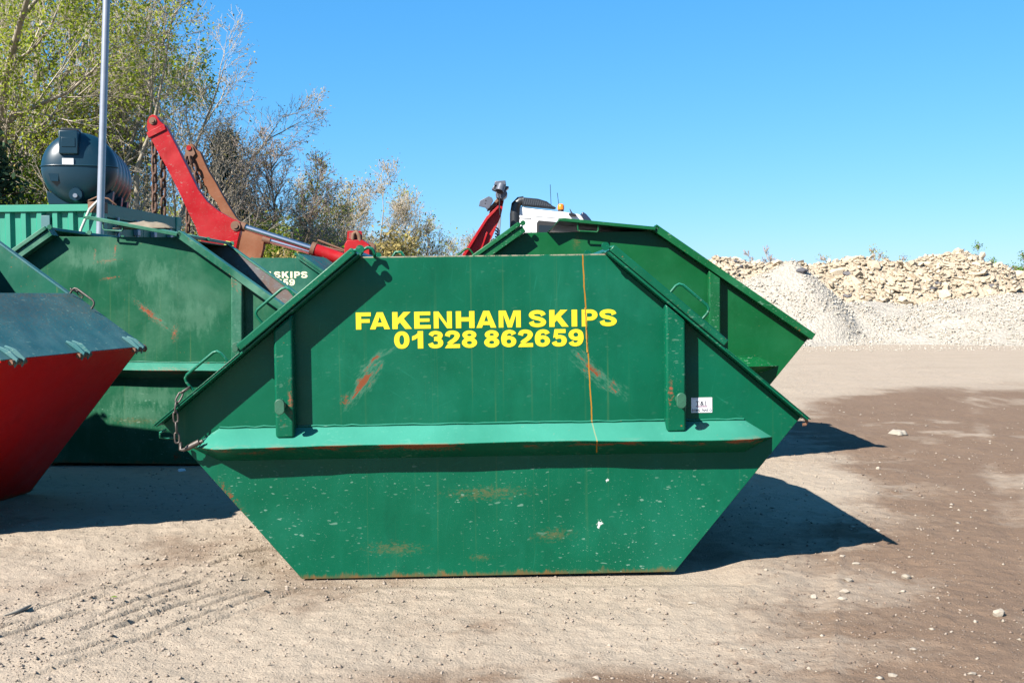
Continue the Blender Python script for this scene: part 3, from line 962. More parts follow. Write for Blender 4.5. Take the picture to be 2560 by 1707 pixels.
            MB().tube([(hx, -ov + 0.03, zz), (hx, -ov + 0.03, zz - 0.06), (hx + 0.012, -ov + 0.03, zz - 0.075), (hx + 0.17, -ov + 0.03, zz - 0.085), (hx + 0.182, -ov + 0.03, zz - 0.07), (hx + 0.182, -ov + 0.03, zz - 0.015)], 0.008, 8).build('handle', tm, lid, smooth=60)
            for yy in (-ov + 0.02, W * 0.5, W + ov - 0.04):
                MB().cyl((P['tr'][0] + 0.03, yy, z + 0.035), (0, 1, 0), 0.022, 0.02, 12).build('hinge', tm, lid, smooth=50)
    return root


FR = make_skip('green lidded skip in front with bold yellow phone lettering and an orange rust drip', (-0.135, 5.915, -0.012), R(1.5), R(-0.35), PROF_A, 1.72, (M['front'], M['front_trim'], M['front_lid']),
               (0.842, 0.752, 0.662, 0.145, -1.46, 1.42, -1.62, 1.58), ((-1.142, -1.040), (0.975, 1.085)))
lettering(FR, M['yellow'], -0.708, 1.462, 0.000672, 0.0)
# drip runs over the letters too: it is a line of rust on the sheet, so a hair-thin run on top of them
rnd = random.Random(3)
pts = []
for i in range(26):
    z_ = 1.472 - i * (0.245 / 25)
    pts.append((0.535 + (z_ - 1.77) / (0.60 - 1.77) * 0.043 + rnd.uniform(-0.0012, 0.0012), z_, 0.002 + 0.002 * rnd.random()))
mb = MB()
mb.add([(p[0] - p[2], -0.0042, p[1]) for p in pts] + [(p[0] + p[2], -0.0042, p[1]) for p in pts], [(i, i + 26, i + 27, i + 1) for i in range(25)])
mb.build('rust_drip', simple('orange_rust_run', (0.40, 0.19, 0.014), 0.6, 0.0, 0.3, 40), FR)

# sticker on the front skip
stk = MB().box(1.128, 1.244, -0.0022, -0.0004, 0.885, 0.968).build('sticker', M['white_card'], FR)


def text_mesh(name, body, size, x, z, y, mat, parent, sx=1.0, off=0.0):
    cu = bpy.data.curves.new(name, 'FONT')
    cu.body = body
    cu.size = size
    cu.offset = off
    cu.resolution_u = 4
    to = bpy.data.objects.new(name, cu)
    COL.objects.link(to)
    dg = bpy.context.evaluated_depsgraph_get()
    me = bpy.data.meshes.new_from_object(to.evaluated_get(dg))
    COL.objects.unlink(to)
    bpy.data.objects.remove(to)
    for v in me.vertices:
        v.co = Vector((x + v.co.x * sx, y, z + v.co.y))
    me.materials.clear()
    me.materials.append(mat)
    o = bpy.data.objects.new(name, me)
    COL.objects.link(o)
    o.parent = parent
    return o


text_mesh('phone_print', '01842 764312', 0.0205, 1.1315, 0.891, -0.0030, M['ink'], stk, 0.93, 0.0006)
mb = MB()
sz = 0.0235
bx_, bz_ = 1.154, 0.9255
for r_ in (q(0.0085, 0, 0.0135, sz), q(0.001, sz - 0.003, 0.021, sz), q(0.006, 0, 0.016, 0.0016), q(0.001, sz - 0.007, 0.003, sz - 0.003), q(0.019, sz - 0.007, 0.021, sz - 0.003),
           ):
    k = len(mb.v)
    mb.add([(bx_ + p[0], -0.0030 - 0.00003 * (k // 4), bz_ + p[1]) for p in r_], [(0, 1, 2, 3)])
mb.build('initial_print', M['ink'], stk)
mb = MB()
for r_ in (q(0.052, 0, 0.057, sz), q(0.049, 0, 0.060, 0.0016), q(0.049, sz - 0.0016, 0.060, sz)):
    k = len(mb.v)
    mb.add([(bx_ + p[0], -0.0030 - 0.00003 * (k // 4), bz_ + p[1]) for p in r_], [(0, 1, 2, 3)])
mb.build('initial_print', M['ink'], stk)
text_mesh('ampersand_print', '&', 0.033, bx_ + 0.023, bz_, -0.0030, M['ink'], stk, 1.0, 0.0008)
MB().add([(1.154, -0.003, 0.916), (1.218, -0.003, 0.916), (1.218, -0.003, 0.922), (1.154, -0.003, 0.922)], [(0, 1, 2, 3)]).build('strap_line_print', M['ink_red'], stk)
MB().add([(1.134, -0.003, 0.9625), (1.236, -0.003, 0.9625), (1.236, -0.003, 0.9642), (1.134, -0.003, 0.9642)], [(0, 1, 2, 3)]).build('rule_print', M['ink'], stk)

# hook pin at the left end of the ledge, loop under the left tip, hook on the top edge
MB().tube([(-1.66, -0.05, 0.775), (-1.66, -0.055, 0.735), (-1.64, -0.07, 0.735), (-1.53, -0.085, 0.785)], 0.010, 8).tube([(-1.62, -0.075, 0.745), (-1.55, -0.085, 0.78)], 0.016, 8).build('hook_pin', M['steel_worn'], FR, smooth=60)
MB().tube([(-1.735, -0.05, 0.845), (-1.765, -0.07, 0.83), (-1.765, -0.07, 0.805), (-1.735, -0.05, 0.795), (-1.69, -0.01, 0.795)], 0.006, 6).build('loop', M['front_trim'].copy(), FR, smooth=60)
MB().tube([(-0.67, -0.06, 1.772), (-0.655, -0.06, 1.80), (-0.63, -0.06, 1.812), (-0.605, -0.06, 1.805), (-0.595, -0.06, 1.78), (-0.60, 0.0, 1.766)], 0.009, 8).build('top_hook', M['front_trim'], FR, smooth=60)
MB().tube([(-0.51, 0.06, 1.76), (-0.49, 0.06, 1.79), (-0.46, 0.06, 1.79), (-0.44, 0.06, 1.76)], 0.008, 8).build('top_loop', M['front_trim'], FR, smooth=60)

RT = make_skip('tall green skip behind to the right with its end lid folded back on the roof', (0.70, 9.75, 0.0), R(0.5), R(-0.2), PROF_B, 1.72, (M['right'], M['right_trim'], M['right_trim']),
               (0.965, 0.885, 0.80, 0.15, -1.50, 1.52, -1.72, 1.72), ((-1.175, -1.07), (1.07, 1.175)), right_lid='flipped', flange=0.11, rail=0.062, lug_z=1.10)
LT = make_skip('scuffed green skip with red scrapes behind to the left, end lid folded back under sacking', (-3.66, 10.0, 0.0), R(-1.5), R(0.9), PROF_B, 1.50, (M['old'], M['old_trim'], M['old_trim']),
               (0.945, 0.88, 0.79, 0.15, -1.50, 1.52, -1.72, 1.72), ((-1.175, -1.07), (1.07, 1.175)), right_lid='flipped', flange=0.11, rail=0.062, lug_z=1.10, inside=M['inside'], far_rail=0.014, lip=False, rise=0.15)
TH = make_skip('distant green skip with cream lettering below the red hydraulic ram', (-3.65, 15.5, 0.0), R(-2.0), R(0.4), PROF_B, 1.72, (M['third'], M['third_trim'], M['third_trim']),
               (0.965, 0.885, 0.80, 0.15, -1.50, 1.52, -1.72, 1.72), ((-1.175, -1.07), (1.07, 1.175)), right_lid='closed', flange=0.06, rail=0.03, lug_z=1.10)
lettering(TH, M['cream'], -0.708, 1.905, 0.000672, 0.0)
RD = make_skip('red skip with grey green end lid at the left edge of the picture', (-5.01, 6.74, 0.05), R(-8.4), 0.0, PROF_B, 1.70, (M['red'], M['red'], M['red_lid']),
               (0.965, 0.885, 0.80, 0.15, -1.50, 1.40, -1.72, 1.60), ((-1.175, -1.07), (1.07, 1.175)), right_lid='lower', flange=0.03, rail=0.014, lug_z=1.10, inside=M['third'], rim_mat=M['red_lid'])
# feet under the red skip
for yy in (0.20, 1.42):
    MB().box(0.90, 1.02, yy, yy + 0.09, -0.06, 0.16).box(-0.9, 1.0, yy + 0.005, yy + 0.085, -0.065, -0.02).build('skid_foot', M['red'], RD, bevel=0.004)
handle(RD, M['steel_worn'], PROF_B['rt'], PROF_B['tr'], 0.27, 0.39, 0.03, 0.06, 1.66)


# ------------------------------------------------------------------ chains
def link_mesh(name, mat, L, Wd, r, n=14, k=6):
    mb = MB()
    pts = []
    hl, hw = L / 2 - Wd / 2, Wd / 2 - r
    for i in range(n):
        a = 2 * math.pi * i / n
        pts.append((hw * math.cos(a), 0, hw * math.sin(a) + math.copysign(hl, math.sin(a)) * (1 if abs(math.sin(a)) > 1e-6 else 0)))
    mb.tube(pts, r, k, closed=True)
    me = bpy.data.meshes.new(name)
    me.from_pydata(mb.v, [], mb.f)
    me.polygons.foreach_set('use_smooth', [True] * len(me.polygons))
    me.materials.append(mat)
    return me


def chain(label, pts, mesh, pitch, group=None):
    P = [Vector(p) for p in pts]
    root = thing('chain', label, 'chain', P[0], 0, group)
    seg = []
    for a, b in zip(P[:-1], P[1:]):
        n = max(1, int((b - a).length / 0.005))
        seg += [a + (b - a) * (i / n) for i in range(n)]
    seg.append(P[-1])
    acc, last, j = 0.0, seg[0], 0
    for s_, e_ in zip(seg[:-1], seg[1:]):
        acc += (e_ - s_).length
        if acc >= pitch:
            o = bpy.data.objects.new('link', mesh)
            COL.objects.link(o)
            o.parent = root
            d = (e_ - last).normalized()
            rot = d.to_track_quat('Z', 'Y').to_matrix().to_4x4() @ Matrix.Rotation(R(90 * (j % 2) + 25), 4, 'Z')
            o.matrix_local = Matrix.Translation((last + e_) / 2 - P[0]) @ rot
            last, acc = e_.copy(), 0.0
            j += 1
    return root


def wpt(o, p):
    return (Matrix.Translation(o.location) @ o.rotation_euler.to_matrix().to_4x4()) @ Vector(p)


lk = link_mesh('chain_link', M['steel_worn'], 0.066, 0.034, 0.0052)
hp = slope_pt(PROF_A['lt'], PROF_A['tl'], 0.19, 0.05)
chain('short worn steel chain hanging from the lower lid handle of the front green skip',
      [wpt(FR, (hp[0] - 0.0, -0.09, hp[1])), wpt(FR, (hp[0] - 0.05, -0.115, hp[1] - 0.035)), wpt(FR, (hp[0] - 0.075, -0.125, hp[1] - 0.10)), wpt(FR, (hp[0] - 0.068, -0.12, 0.76))], lk, 0.052)
chain('small loose chain on the lid edge of the red skip', [wpt(RD, (1.45, 1.66, 1.56)), wpt(RD, (1.50, 1.69, 1.53)), wpt(RD, (1.54, 1.70, 1.47))], lk, 0.052)

# ------------------------------------------------------------------ sacking lying on the folded lid of the scuffed skip
def lumpy_sheet(name, cx, cy, z0, lx, ly, rot, mat, seed, amp, label, cat, n=22):
    rg = np.random.default_rng(seed)
    u = np.linspace(-1, 1, n)
    U, V = np.meshgrid(u, u)
    edge = 1 - np.maximum(np.abs(U), np.abs(V)) ** 4
    wob = 1 + 0.25 * (fbm(U * 2 + seed, V * 2, 3) - 0.5)
    X, Y = U * lx * wob, V * ly * wob
    Z = z0 + amp * edge * (0.35 + 1.1 * fbm(U * 2.2 + seed * 3, V * 2.2 + 9, 4, 0.6))
    c_, s_ = math.cos(rot), math.sin(rot)
    top = np.stack([cx + X * c_ - Y * s_, cy + X * s_ + Y * c_, Z], -1).reshape(-1, 3)
    bot = top.copy()
    bot[:, 2] = z0 - 0.001
    k = np.arange(n * n).reshape(n, n)
    F = np.stack([k[:-1, :-1], k[:-1, 1:], k[1:, 1:], k[1:, :-1]], -1).reshape(-1, 4)
    rim = np.concatenate([k[0, :-1], k[:-1, -1], k[-1, :0:-1], k[:0:-1, 0]])
    rn = np.roll(rim, -1)
    FR_ = np.stack([rim, rim + n * n, rn + n * n, rn], -1)
    o = np_mesh(name, np.concatenate([top, bot]), np.concatenate([F, F[:, ::-1] + n * n, FR_]), mat, smooth=True)
    return tag(o, label, cat)


c_ = wpt(LT, (0.26, -0.04, 2.10))
lumpy_sheet('sacking', c_.x, c_.y + 0.02, 2.172, 0.25, 0.09, R(-6), M['cloth'], 4, 0.055, 'crumpled pale sacking lying on the folded lid of the scuffed green skip', 'sacking')

# ------------------------------------------------------------------ galvanised pole
PX = (-4.36, 11.5)
po = thing('steel_pole', 'tall galvanised steel pole standing in front of the green container', 'pole', (PX[0], PX[1], 0.0))
MB().tube([(-0.12, 0, 0), (0.0, 0, 2.32), (0.12, 0, 4.67), (0.20, 0, 6.2)], [0.042, 0.039, 0.036, 0.034], 20).build('pole_tube', M['galv'], po, smooth=60)
MB().cyl((0.20, 0, 6.2), (0.05, 0, 1), 0.042, 0.03, 20).build('end_cap', M['black'], po, smooth=50)
MB().box(-0.24, 0.0, -0.12, 0.12, -0.02, 0.012).build('base_plate', M['galv'], po, bevel=0.003)

# ------------------------------------------------------------------ shipping container
CT = thing('shipping_container', 'green corrugated shipping container carrying the dark oil tank', 'container', (-4.53, 12.0, 0.0), R(-3.0))
HC, LC, WC = 2.60, 6.06, 2.44
ct_pts = []
p_ = 0.180
x_ = -0.16
while x_ > -LC + 0.2:
    ct_pts += [(x_, 0.030), (x_ - 0.052, 0.030), (x_ - 0.082, 0.072), (x_ - 0.146, 0.072)]
    x_ -= p_
ct_poly = ct_pts + [(pp[0], pp[1] + 0.004) for pp in reversed(ct_pts)]
MB().prism(ct_poly, 0.16, HC - 0.10, 'z').build('corrugated_side', M['cont'], CT)
MB().box(-LC + 0.15, -0.15, 0.012, 0.075, HC - 0.10, HC - 0.02).build('top_rail', M['cont'], CT, bevel=0.006)
MB().box(-LC + 0.15, -0.15, 0.012, 0.075, 0.0, 0.16).build('bottom_rail', M['cont'], CT, bevel=0.006)
for xx in (-0.075, -LC + 0.075):
    for yy in (0.075, WC - 0.075):
        MB().box(xx - 0.074, xx + 0.074, yy - 0.074, yy + 0.074, 0.0, HC).build('corner_post', M['cont'], CT, bevel=0.006)
MB().box(-LC + 0.15, -0.15, 0.08, WC - 0.01, HC - 0.06, HC - 0.03).build('roof_sheet', M['cont_dark'], CT)
MB().box(-LC + 0.15, -0.15, WC - 0.07, WC - 0.01, 0.0, HC - 0.07).build('far_side', M['cont'], CT)
MB().box(-LC + 0.02, -LC + 0.08, 0.15, WC - 0.15, 0.0, HC - 0.07).build('end_wall', M['cont'], CT)
MB().box(-0.07, -0.012, 0.152, WC - 0.152, HC - 0.16, HC - 0.005).build('door_header', M['cont_dark'], CT, bevel=0.005)
for k in (0, 1):
    y0 = 0.155 + k * (WC / 2 - 0.152)
    d = MB().box(-0.065, -0.02, y0, y0 + WC / 2 - 0.16, 0.10, HC - 0.165).build('door', M['cont_dark'], CT, bevel=0.005)
    for yy in (y0 + 0.25, y0 + 0.80):
        lb = MB().cyl((0.012, yy, 0.06), (0, 0, 1), 0.018, HC - 0.20, 10).build('lock_bar', M['galv'], d, smooth=60)
        for zz in (0.3, 1.2, HC - 0.32):
            MB().box(-0.018, 0.036, yy - 0.04, yy + 0.04, zz, zz + 0.07).build('bar_bracket', M['galv'], d, bevel=0.004)
MB().box(-0.70, -0.60, 0.018, 0.066, 2.20, 2.46).build('vent_box', simple('vent_box_paint', (0.05, 0.14, 0.15), 0.5), CT, bevel=0.004)
text_mesh('unit_number', '2', 0.11, -0.60, 2.06, 0.030, M['white_card'], CT)
for yy in (0.0, WC - 0.13):
    MB().box(-0.155, 0.003, yy - 0.003, yy + 0.158, HC - 0.118, HC + 0.004).build('corner_casting', M['rim_rust'] if yy == 0.0 else M['cont'], CT, bevel=0.004)
ro = MB().tube([(-0.28, -0.02, 2.05), (-0.22, -0.03, 2.3), (-0.12, -0.03, 2.52), (-0.02, -0.02, 2.62)], 0.016, 8).build('rope', M['rope'], None, smooth=60)
ro.location = (-4.53, 12.0, 0.0)
tag(ro, 'pale rope hanging down the container corner behind the steel pole', 'rope')

# ------------------------------------------------------------------ oil tank
TK = thing('oil_tank', 'dark plastic oil tank lying on top of the green container', 'tank', (-4.89, 12.25, 2.606), R(13))
R0, LT_ = 0.415, 1.75
prof = []
for i in range(9):
    a = math.pi / 2 * i / 8
    prof.append((0.20 * (1 - math.sin(a) ** 1.0), R0 * math.sin(a) ** 0.55 if i else 0.001))
prof = [(0.20 * (1 - math.cos(math.pi / 2 * i / 9)), R0 * math.sin(math.pi / 2 * i / 9) ** 0.75) for i in range(10)]
ys = [p[0] for p in prof]
rs = [max(p[1], 0.002) for p in prof]
yb = 0.22
ribs = 4
seg_l = (LT_ - 0.44) / ribs
for k in range(ribs):
    b = yb + k * seg_l
    for f_, r_ in ((0.08, R0), (0.22, R0 * 0.94), (0.48, R0 * 0.94), (0.62, R0), (0.95, R0)):
        ys.append(b + f_ * seg_l)
        rs.append(r_)
for i in range(9, -1, -1):
    ys.append(LT_ - prof[i][0])
    rs.append(max(prof[i][1], 0.002))
MB().tube([(0, y_, 0.41) for y_ in ys], rs, 40).build('tank_body', M['tank'], TK, smooth=50)
MB().tube([(p_[1] * sg * 1.004, p_[0] - 0.004, 0.43) for sg, pr_ in ((-1, prof[:0:-1]), (1, prof[1:])) for p_ in pr_], 0.009, 8).build('mould_seam', M['tank'], TK, smooth=60)
for yy in (0.16, 0.95, 1.50):
    MB().prism([(-0.34, 0.0), (0.34, 0.0), (0.36, 0.16), (0.22, 0.09), (0, 0.02), (-0.22, 0.09), (-0.36, 0.16)], yy, yy + 0.14).build('saddle', M['tank'], TK, bevel=0.008)
fb = MB().box(-0.185, 0.02, -0.03, 0.24, 0.55, 0.815).build('filler_box', M['tank'], TK, bevel=0.012)
MB().box(-0.155, -0.01, -0.036, -0.029, 0.63, 0.735).build('raised_panel', M['tank'], fb, bevel=0.004)
MB().box(-0.16, 0.025, 0.0, 0.20, 0.813, 0.845).build('filler_lid', M['black'], fb, bevel=0.006)
MB().cyl((0.0, 0.95, 0.78), (0, 0, 1), 0.12, 0.09, 20).build('inspection_cap', M['tank'], TK, smooth=40)
MB().box(-0.155, -0.035, -0.012, 0.02, 0.435, 0.505).build('label_sticker', M['white_card'], TK)
MB().cyl((-0.02, -0.03, 0.085), (0, -1, 0), 0.024, 0.03, 16).build('outlet_fitting', M['galv'], TK, smooth=40)
MB().cyl((-0.02, 0.06, 0.10), (0, -1, 0), 0.085, 0.09, 20, 0.07).build('outlet_boss', M['tank'], TK, smooth=40)
MB().prism([(-0.31, 0.335), (-0.20, 0.335), (-0.205, 0.25), (-0.285, 0.25)], 0.018, 0.08).build('step_recess', M['tank'], TK)
ho = MB().tube([(0.10, 0.02, 0.03), (0.22, -0.06, 0.075), (0.34, -0.10, 0.05), (0.42, -0.08, -0.02)], 0.010, 8).build('hose', M['rim_rust'], TK, smooth=60)

# ------------------------------------------------------------------ skip loader on the left (bent arms, rams) on its chassis
DS = 18.0
HZ = 2700.0


def wp(px, py, D):
    """photo measurement -> metres in the upright plane at distance D (used to take sizes off the photograph)"""
    a = R(-2.407)
    xr, yr = (px - 1280) / HZ, -(py - 853.5) / HZ
    c0, s0 = math.cos(R(-0.4)), math.sin(R(-0.4))
    xr, yr = c0 * xr - s0 * yr, s0 * xr + c0 * yr
    dy, dz = math.cos(a) - yr * math.sin(a), math.sin(a) + yr * math.cos(a)
    return (xr / dy * D, 1.53 + dz / dy * D)


LD = thing('skip_loader', 'red skip loader with two bent arms raised above the skips, chrome rams folded down', 'lorry', (-4.4, DS, 0.0))


def LP(pts, D):
    return [(a + 4.4, b) for a, b in (wp(x, y, D) for x, y in pts)]


near_arm = [(374, 292), (382, 287), (392, 290), (400, 303), (416, 317), (442, 366), (468, 418), (482, 446), (496, 474), (518, 504), (545, 527), (575, 544), (600, 555), (604, 566), (596, 600), (588, 640), (570, 668), (525, 668), (505, 610), (489, 566), (470, 528), (454, 492), (436, 456), (419, 422), (396, 382), (377, 345), (368, 320), (369, 303)]
arm = MB().prism(LP(near_arm, DS), -0.02, 0.14).build('lift_arm', M['arm_red'], LD, bevel=0.008)
MB().prism(LP([(368, 333), (412, 311), (417, 325), (374, 346)], DS), -0.045, 0.165).build('arm_collar', M['arm_red'], arm, bevel=0.006)
for (x, y, r_) in ((383, 303, 0.045), (590, 565, 0.06)):
    c = LP([(x, y)], DS)[0]
    MB().cyl((c[0], -0.02, c[1]), (0, -1, 0), r_ * 1.35, 0.018, 20).cyl((c[0], -0.038, c[1]), (0, -1, 0), r_ * 0.75, 0.02, 16).build('pivot_pin', M['rim_rust'], arm, smooth=40)
MB().prism(LP([(566, 602), (585, 606), (584, 617), (560, 612)], DS), -0.024, -0.021).build('warning_sticker', simple('lime_sticker', (0.45, 0.6, 0.12), 0.5, 0, 0.6, 25), arm)
D2 = 20.2
far_arm = [(468, 362), (481, 360), (490, 374), (500, 380), (510, 404), (522, 430), (538, 455), (556, 488), (575, 520), (591, 545), (616, 569), (640, 582), (661, 594), (658, 622), (652, 645), (640, 668), (590, 668), (570, 610), (560, 545), (540, 505), (517, 478), (505, 450), (482, 411), (463, 392)]
fa = MB().prism(LP(far_arm, D2), D2 - DS, D2 - DS + 0.16).build('lift_arm', M['arm_rust'], LD, bevel=0.008)
MB().prism(LP([(467, 366), (482, 366), (490, 385), (484, 393), (464, 391)], D2), D2 - DS - 0.04, D2 - DS - 0.005).build('end_bracket', M['rim_rust'], fa, bevel=0.005)
c = LP([(474, 371)], D2)[0]
MB().cyl((c[0], D2 - DS - 0.04, c[1]), (0, -1, 0), 0.045, 0.02, 16).build('pivot_pin', M['arm_red'], fa, smooth=40)
tag(fa, 'rust brown far arm')
for D_, ra, rb, ba, bb in ((DS, (604, 566), (778, 621), (778, 621), (866, 652)), (D2, (668, 600), (790, 634), (790, 634), (880, 655))):
    q_ = [LP([p], D_)[0] for p in (ra, rb, ba, bb)]
    yy = D_ - DS + 0.06
    cyl = MB().tube([(q_[2][0], yy, q_[2][1]), (q_[3][0], yy, q_[3][1])], 0.105, 24).build('ram_barrel', M['arm_red'], LD, smooth=50)
    MB().tube([(q_[0][0], yy, q_[0][1]), (q_[1][0], yy, q_[1][1])], 0.052, 20).build('chrome_rod', M['chrome'], cyl, smooth=60)
    d_ = (Vector((q_[3][0], yy, q_[3][1])) - Vector((q_[2][0], yy, q_[2][1]))).normalized()
    g0 = Vector((q_[2][0], yy, q_[2][1])) - d_ * 0.012
    MB().tube([g0, g0 + d_ * 0.07], 0.115, 24).build('gland', M['rim_rust'], cyl, smooth=50)
    g0 = Vector((q_[0][0], yy, q_[0][1]))
    MB().tube([g0 - d_ * 0.10, g0 + d_ * 0.05], 0.075, 14).build('rod_eye', M['rim_rust'], cyl, smooth=50)
    MB().tube([(q_[2][0] + 0.1, yy, q_[2][1] + 0.14), (q_[3][0], yy, q_[3][1] + 0.16)], 0.018, 8).build('feed_pipe', M['rim_rust'], cyl, smooth=60)
bx0 = LP([(862, 668), (864, 612), (870, 601), (908, 601), (925, 612), (928, 668)], DS)
blk = MB().prism(bx0, -0.12, 0.30).build('ram_mount', M['arm_red'], LD, bevel=0.01)
MB().prism(LP([(868, 600), (870, 578), (905, 578), (907, 600)], DS), -0.05, -0.035).build('lamp_bracket', M['arm_red'], blk, bevel=0.004)
MB().prism(LP([(873, 597), (874, 582), (901, 582), (903, 597)], DS), -0.052, -0.051).build('bracket_face', simple('grimy_red', (0.25, 0.05, 0.04), 0.6, 0, 0.5, 30), blk)
MB().tube([(p[0], -0.09, p[1]) for p in LP([(884, 600), (886, 585), (892, 580), (899, 588), (902, 604)], DS)], 0.035, 8).build('hose', M['rim_rust'], blk, smooth=60)
MB().prism(LP([(925, 604), (938, 612), (936, 640), (924, 640)], DS), -0.05, 0.1).build('side_bracket', M['rim_rust'], blk, bevel=0.004)
xs0, xs1 = LP([(480, 668)], DS)[0][0], LP([(960, 668)], DS)[0][0]
MB().box(xs0, xs1, -0.10, 0.20, 1.15, 1.95).box(xs0, xs1, D2 - DS - 0.05, D2 - DS + 0.25, 1.15, 1.95).box(xs0, xs1, 0.2, D2 - DS - 0.05, 1.15, 1.30).build('loader_bed', M['arm_red'], LD, bevel=0.01)
MB().box(xs0 - 0.3, xs1 + 1.5, 0.55, 0.72, 0.70, 0.98).box(xs0 - 0.3, xs1 + 1.5, 1.6, 1.77, 0.70, 0.98).box(xs0, xs0 + 0.2, 0.72, 1.6, 0.72, 0.96).box(xs0 + 0.3, xs1, 0.5, 1.8, 0.98, 1.15).build('chassis', M['dark'], LD)


def wheel(parent, x, y, r=0.50, w=0.30):
    wh = MB().tube([(x, y, r), (x, y + 0.04, r), (x, y + w - 0.04, r), (x, y + w, r)], [r * 0.93, r, r, r * 0.93], 28).build('wheel', M['rubber'], parent, smooth=40)
    MB().cyl((x, y - 0.012, r), (0, 1, 0), r * 0.56, 0.05, 20).build('rim', M['galv'], wh, smooth=40)
    return wh


for xx in (xs0 + 0.75, xs1 + 0.6):
    for yy in (0.05, 2.0):
        wheel(LD, xx, yy)
        MB().cyl((xx, yy - 0.1 if yy > 1 else yy + 0.3, 0.5), (0, 1, 0), 0.09, 0.45, 10).build('axle', M['dark'], LD)

# rusty chains hanging from the arms
lr = link_mesh('rusty_link', M['rust_chain'], 0.20, 0.125, 0.024, 12, 5)


def hang(px, y0, y1, D, label, sway=0.0, dy=0.0):
    a = wp(px, y0, D)
    b = wp(px + sway, y1, D)
    return chain(label, [(a[0], D + dy, a[1]), ((a[0] + b[0]) / 2 + 0.01, D + dy, (a[1] + b[1]) / 2), (b[0], D + dy, b[1])], lr, 0.155, 'rusty chains hanging from the loader arms')


hang(382, 340, 575, DS, 'left strand of rusty chain hanging from the tip of the near red arm', 1, 0.05)
hang(400, 352, 575, DS, 'right strand of rusty chain hanging from the tip of the near red arm', 3, 0.11)
hang(468, 392, 590, D2, 'rusty chain hanging straight from the tip of the far brown arm', 3, -0.02)
hang(478, 392, 478, D2, 'short rusty chain looped against the far brown arm', 26, -0.07)

# ------------------------------------------------------------------ white lorry on the right
DT = 22.0
TR = thing('skip_lorry', 'white skip lorry cab with amber beacon standing behind the tall green skip', 'lorry', (1.0, DT, 0.0))


def TP(pts, D=DT):
    return [(a - 1.0, b) for a, b in (wp(x, y, D) for x, y in pts)]


def zp(pts):            # points read from an enlarged crop of the photo
    return TP([(1150 + x / 6.72, 440 + y / 6.72) for x, y in pts])


cab_poly = zp([(985, 505), (1300, 548), (1700, 595), (2000, 640), (2060, 690), (2120, 800), (2200, 1000), (2290, 1500)])
cab_poly = cab_poly + [(cab_poly[-1][0] + 0.02, 1.0), (cab_poly[0][0] - 0.05, 1.0)]
x0c = cab_poly[0][0] - 0.05
cab_poly[0] = (x0c + 0.05, cab_poly[0][1])
cab = MB().prism(cab_poly, 0.0, 2.35).build('cab', M['cab'], TR, bevel=0.05, seg=3)
d_ = zp([(1200, 700), (1240, 685), (1960, 745), (2040, 830), (2120, 1200)])
door = MB().prism(d_ + [(d_[-1][0], 1.2), (d_[0][0], 1.2)], -0.012, 0.004).build('door', M['cab'], cab, bevel=0.006)
w_ = zp([(1290, 790), (1320, 748), (1900, 800), (1960, 850), (2010, 1250), (1285, 1180)])
MB().prism(w_, -0.020, -0.0125).build('window_frame', M['dark'], door, bevel=0.004)
w2 = zp([(1320, 835), (1340, 825), (1880, 860), (1920, 880), (1970, 1220), (1310, 1150)])
MB().prism(w2, -0.0235, -0.0205).build('window_glass', M['glass'], door)
MB().prism(zp([(1205, 1350), (1330, 1360), (1330, 1400), (1205, 1390)]), -0.03, -0.0125).build('door_handle', M['black'], door, bevel=0.004)
# rear air intake: duct up the back corner, grille along the roof edge
sn = zp([(905, 1500), (905, 640), (925, 480), (985, 420), (1060, 408)])
gl = zp([(975, 706), (1200, 720)])
MB().tube([(gl[0][0], -0.001, gl[0][1]), (gl[1][0], -0.001, gl[1][1])], 0.006, 6).build('panel_gap', M['black'], cab)
gl = zp([(1196, 1300), (1196, 720), (1206, 698), (1240, 682), (1960, 742), (2010, 765)])
MB().tube([(p[0], -0.003, p[1]) for p in gl], 0.008, 6).build('door_seal', M['black'], cab)
sn_o = MB().tube([(p[0] + 0.02, 0.06, p[1]) for p in sn], [0.105, 0.105, 0.10, 0.095, 0.09], 12).build('air_intake_duct', M['black'], cab, smooth=50)
gp = zp([(1040, 500), (1040, 380), (1065, 362), (1310, 385), (1460, 430), (1550, 500), (1620, 535), (1600, 555)])
gr_o = MB().prism(gp, -0.035, 0.20).build('intake_grille', M['black'], cab, bevel=0.02)
for i in range(15):
    xx = 1065 + i * 31
    top = 378 + max(0, (i - 6)) ** 1.7 * 2.0 + i * 3
    bot = 478 + i * 2.6
    if bot - top > 12:
        MB().prism(zp([(xx, top + 8), (xx + 8, top + 8), (xx + 26, bot), (xx + 18, bot)]), -0.050, -0.033).build('slat', simple('slat_plastic', (0.11, 0.12, 0.14), 0.4) if i == 0 else bpy.data.materials['slat_plastic'], gr_o)
bs = zp([(1700, 588)])[0]
bc = MB().cyl((bs[0], 0.12, bs[1] - 0.01), (0, 0, 1), 0.058, 0.05, 20).build('beacon', M['black'], cab, smooth=40)
MB().tube([(bs[0], 0.12, bs[1] + 0.035), (bs[0], 0.12, bs[1] + 0.11), (bs[0], 0.12, bs[1] + 0.145), (bs[0], 0.12, bs[1] + 0.155)], [0.068, 0.066, 0.05, 0.01], 20).build('amber_lens', M['amber'], bc, smooth=60)
MB().prism(zp([(2060, 600), (2120, 640), (2190, 720), (2260, 830), (2120, 800), (2050, 690), (2030, 650)]), -0.02, 2.37).build('sun_visor', M['navy'], cab, bevel=0.02)
MB().prism(zp([(1815, 630), (1880, 620), (1940, 645), (1965, 680), (1900, 680), (1830, 665)]), -0.07, 0.0).build('side_camera', M['black'], cab, bevel=0.015)
an = zp([(1540, 500), (1525, 120), (1680, 540), (1645, 260), (1890, 615), (1850, 545)])
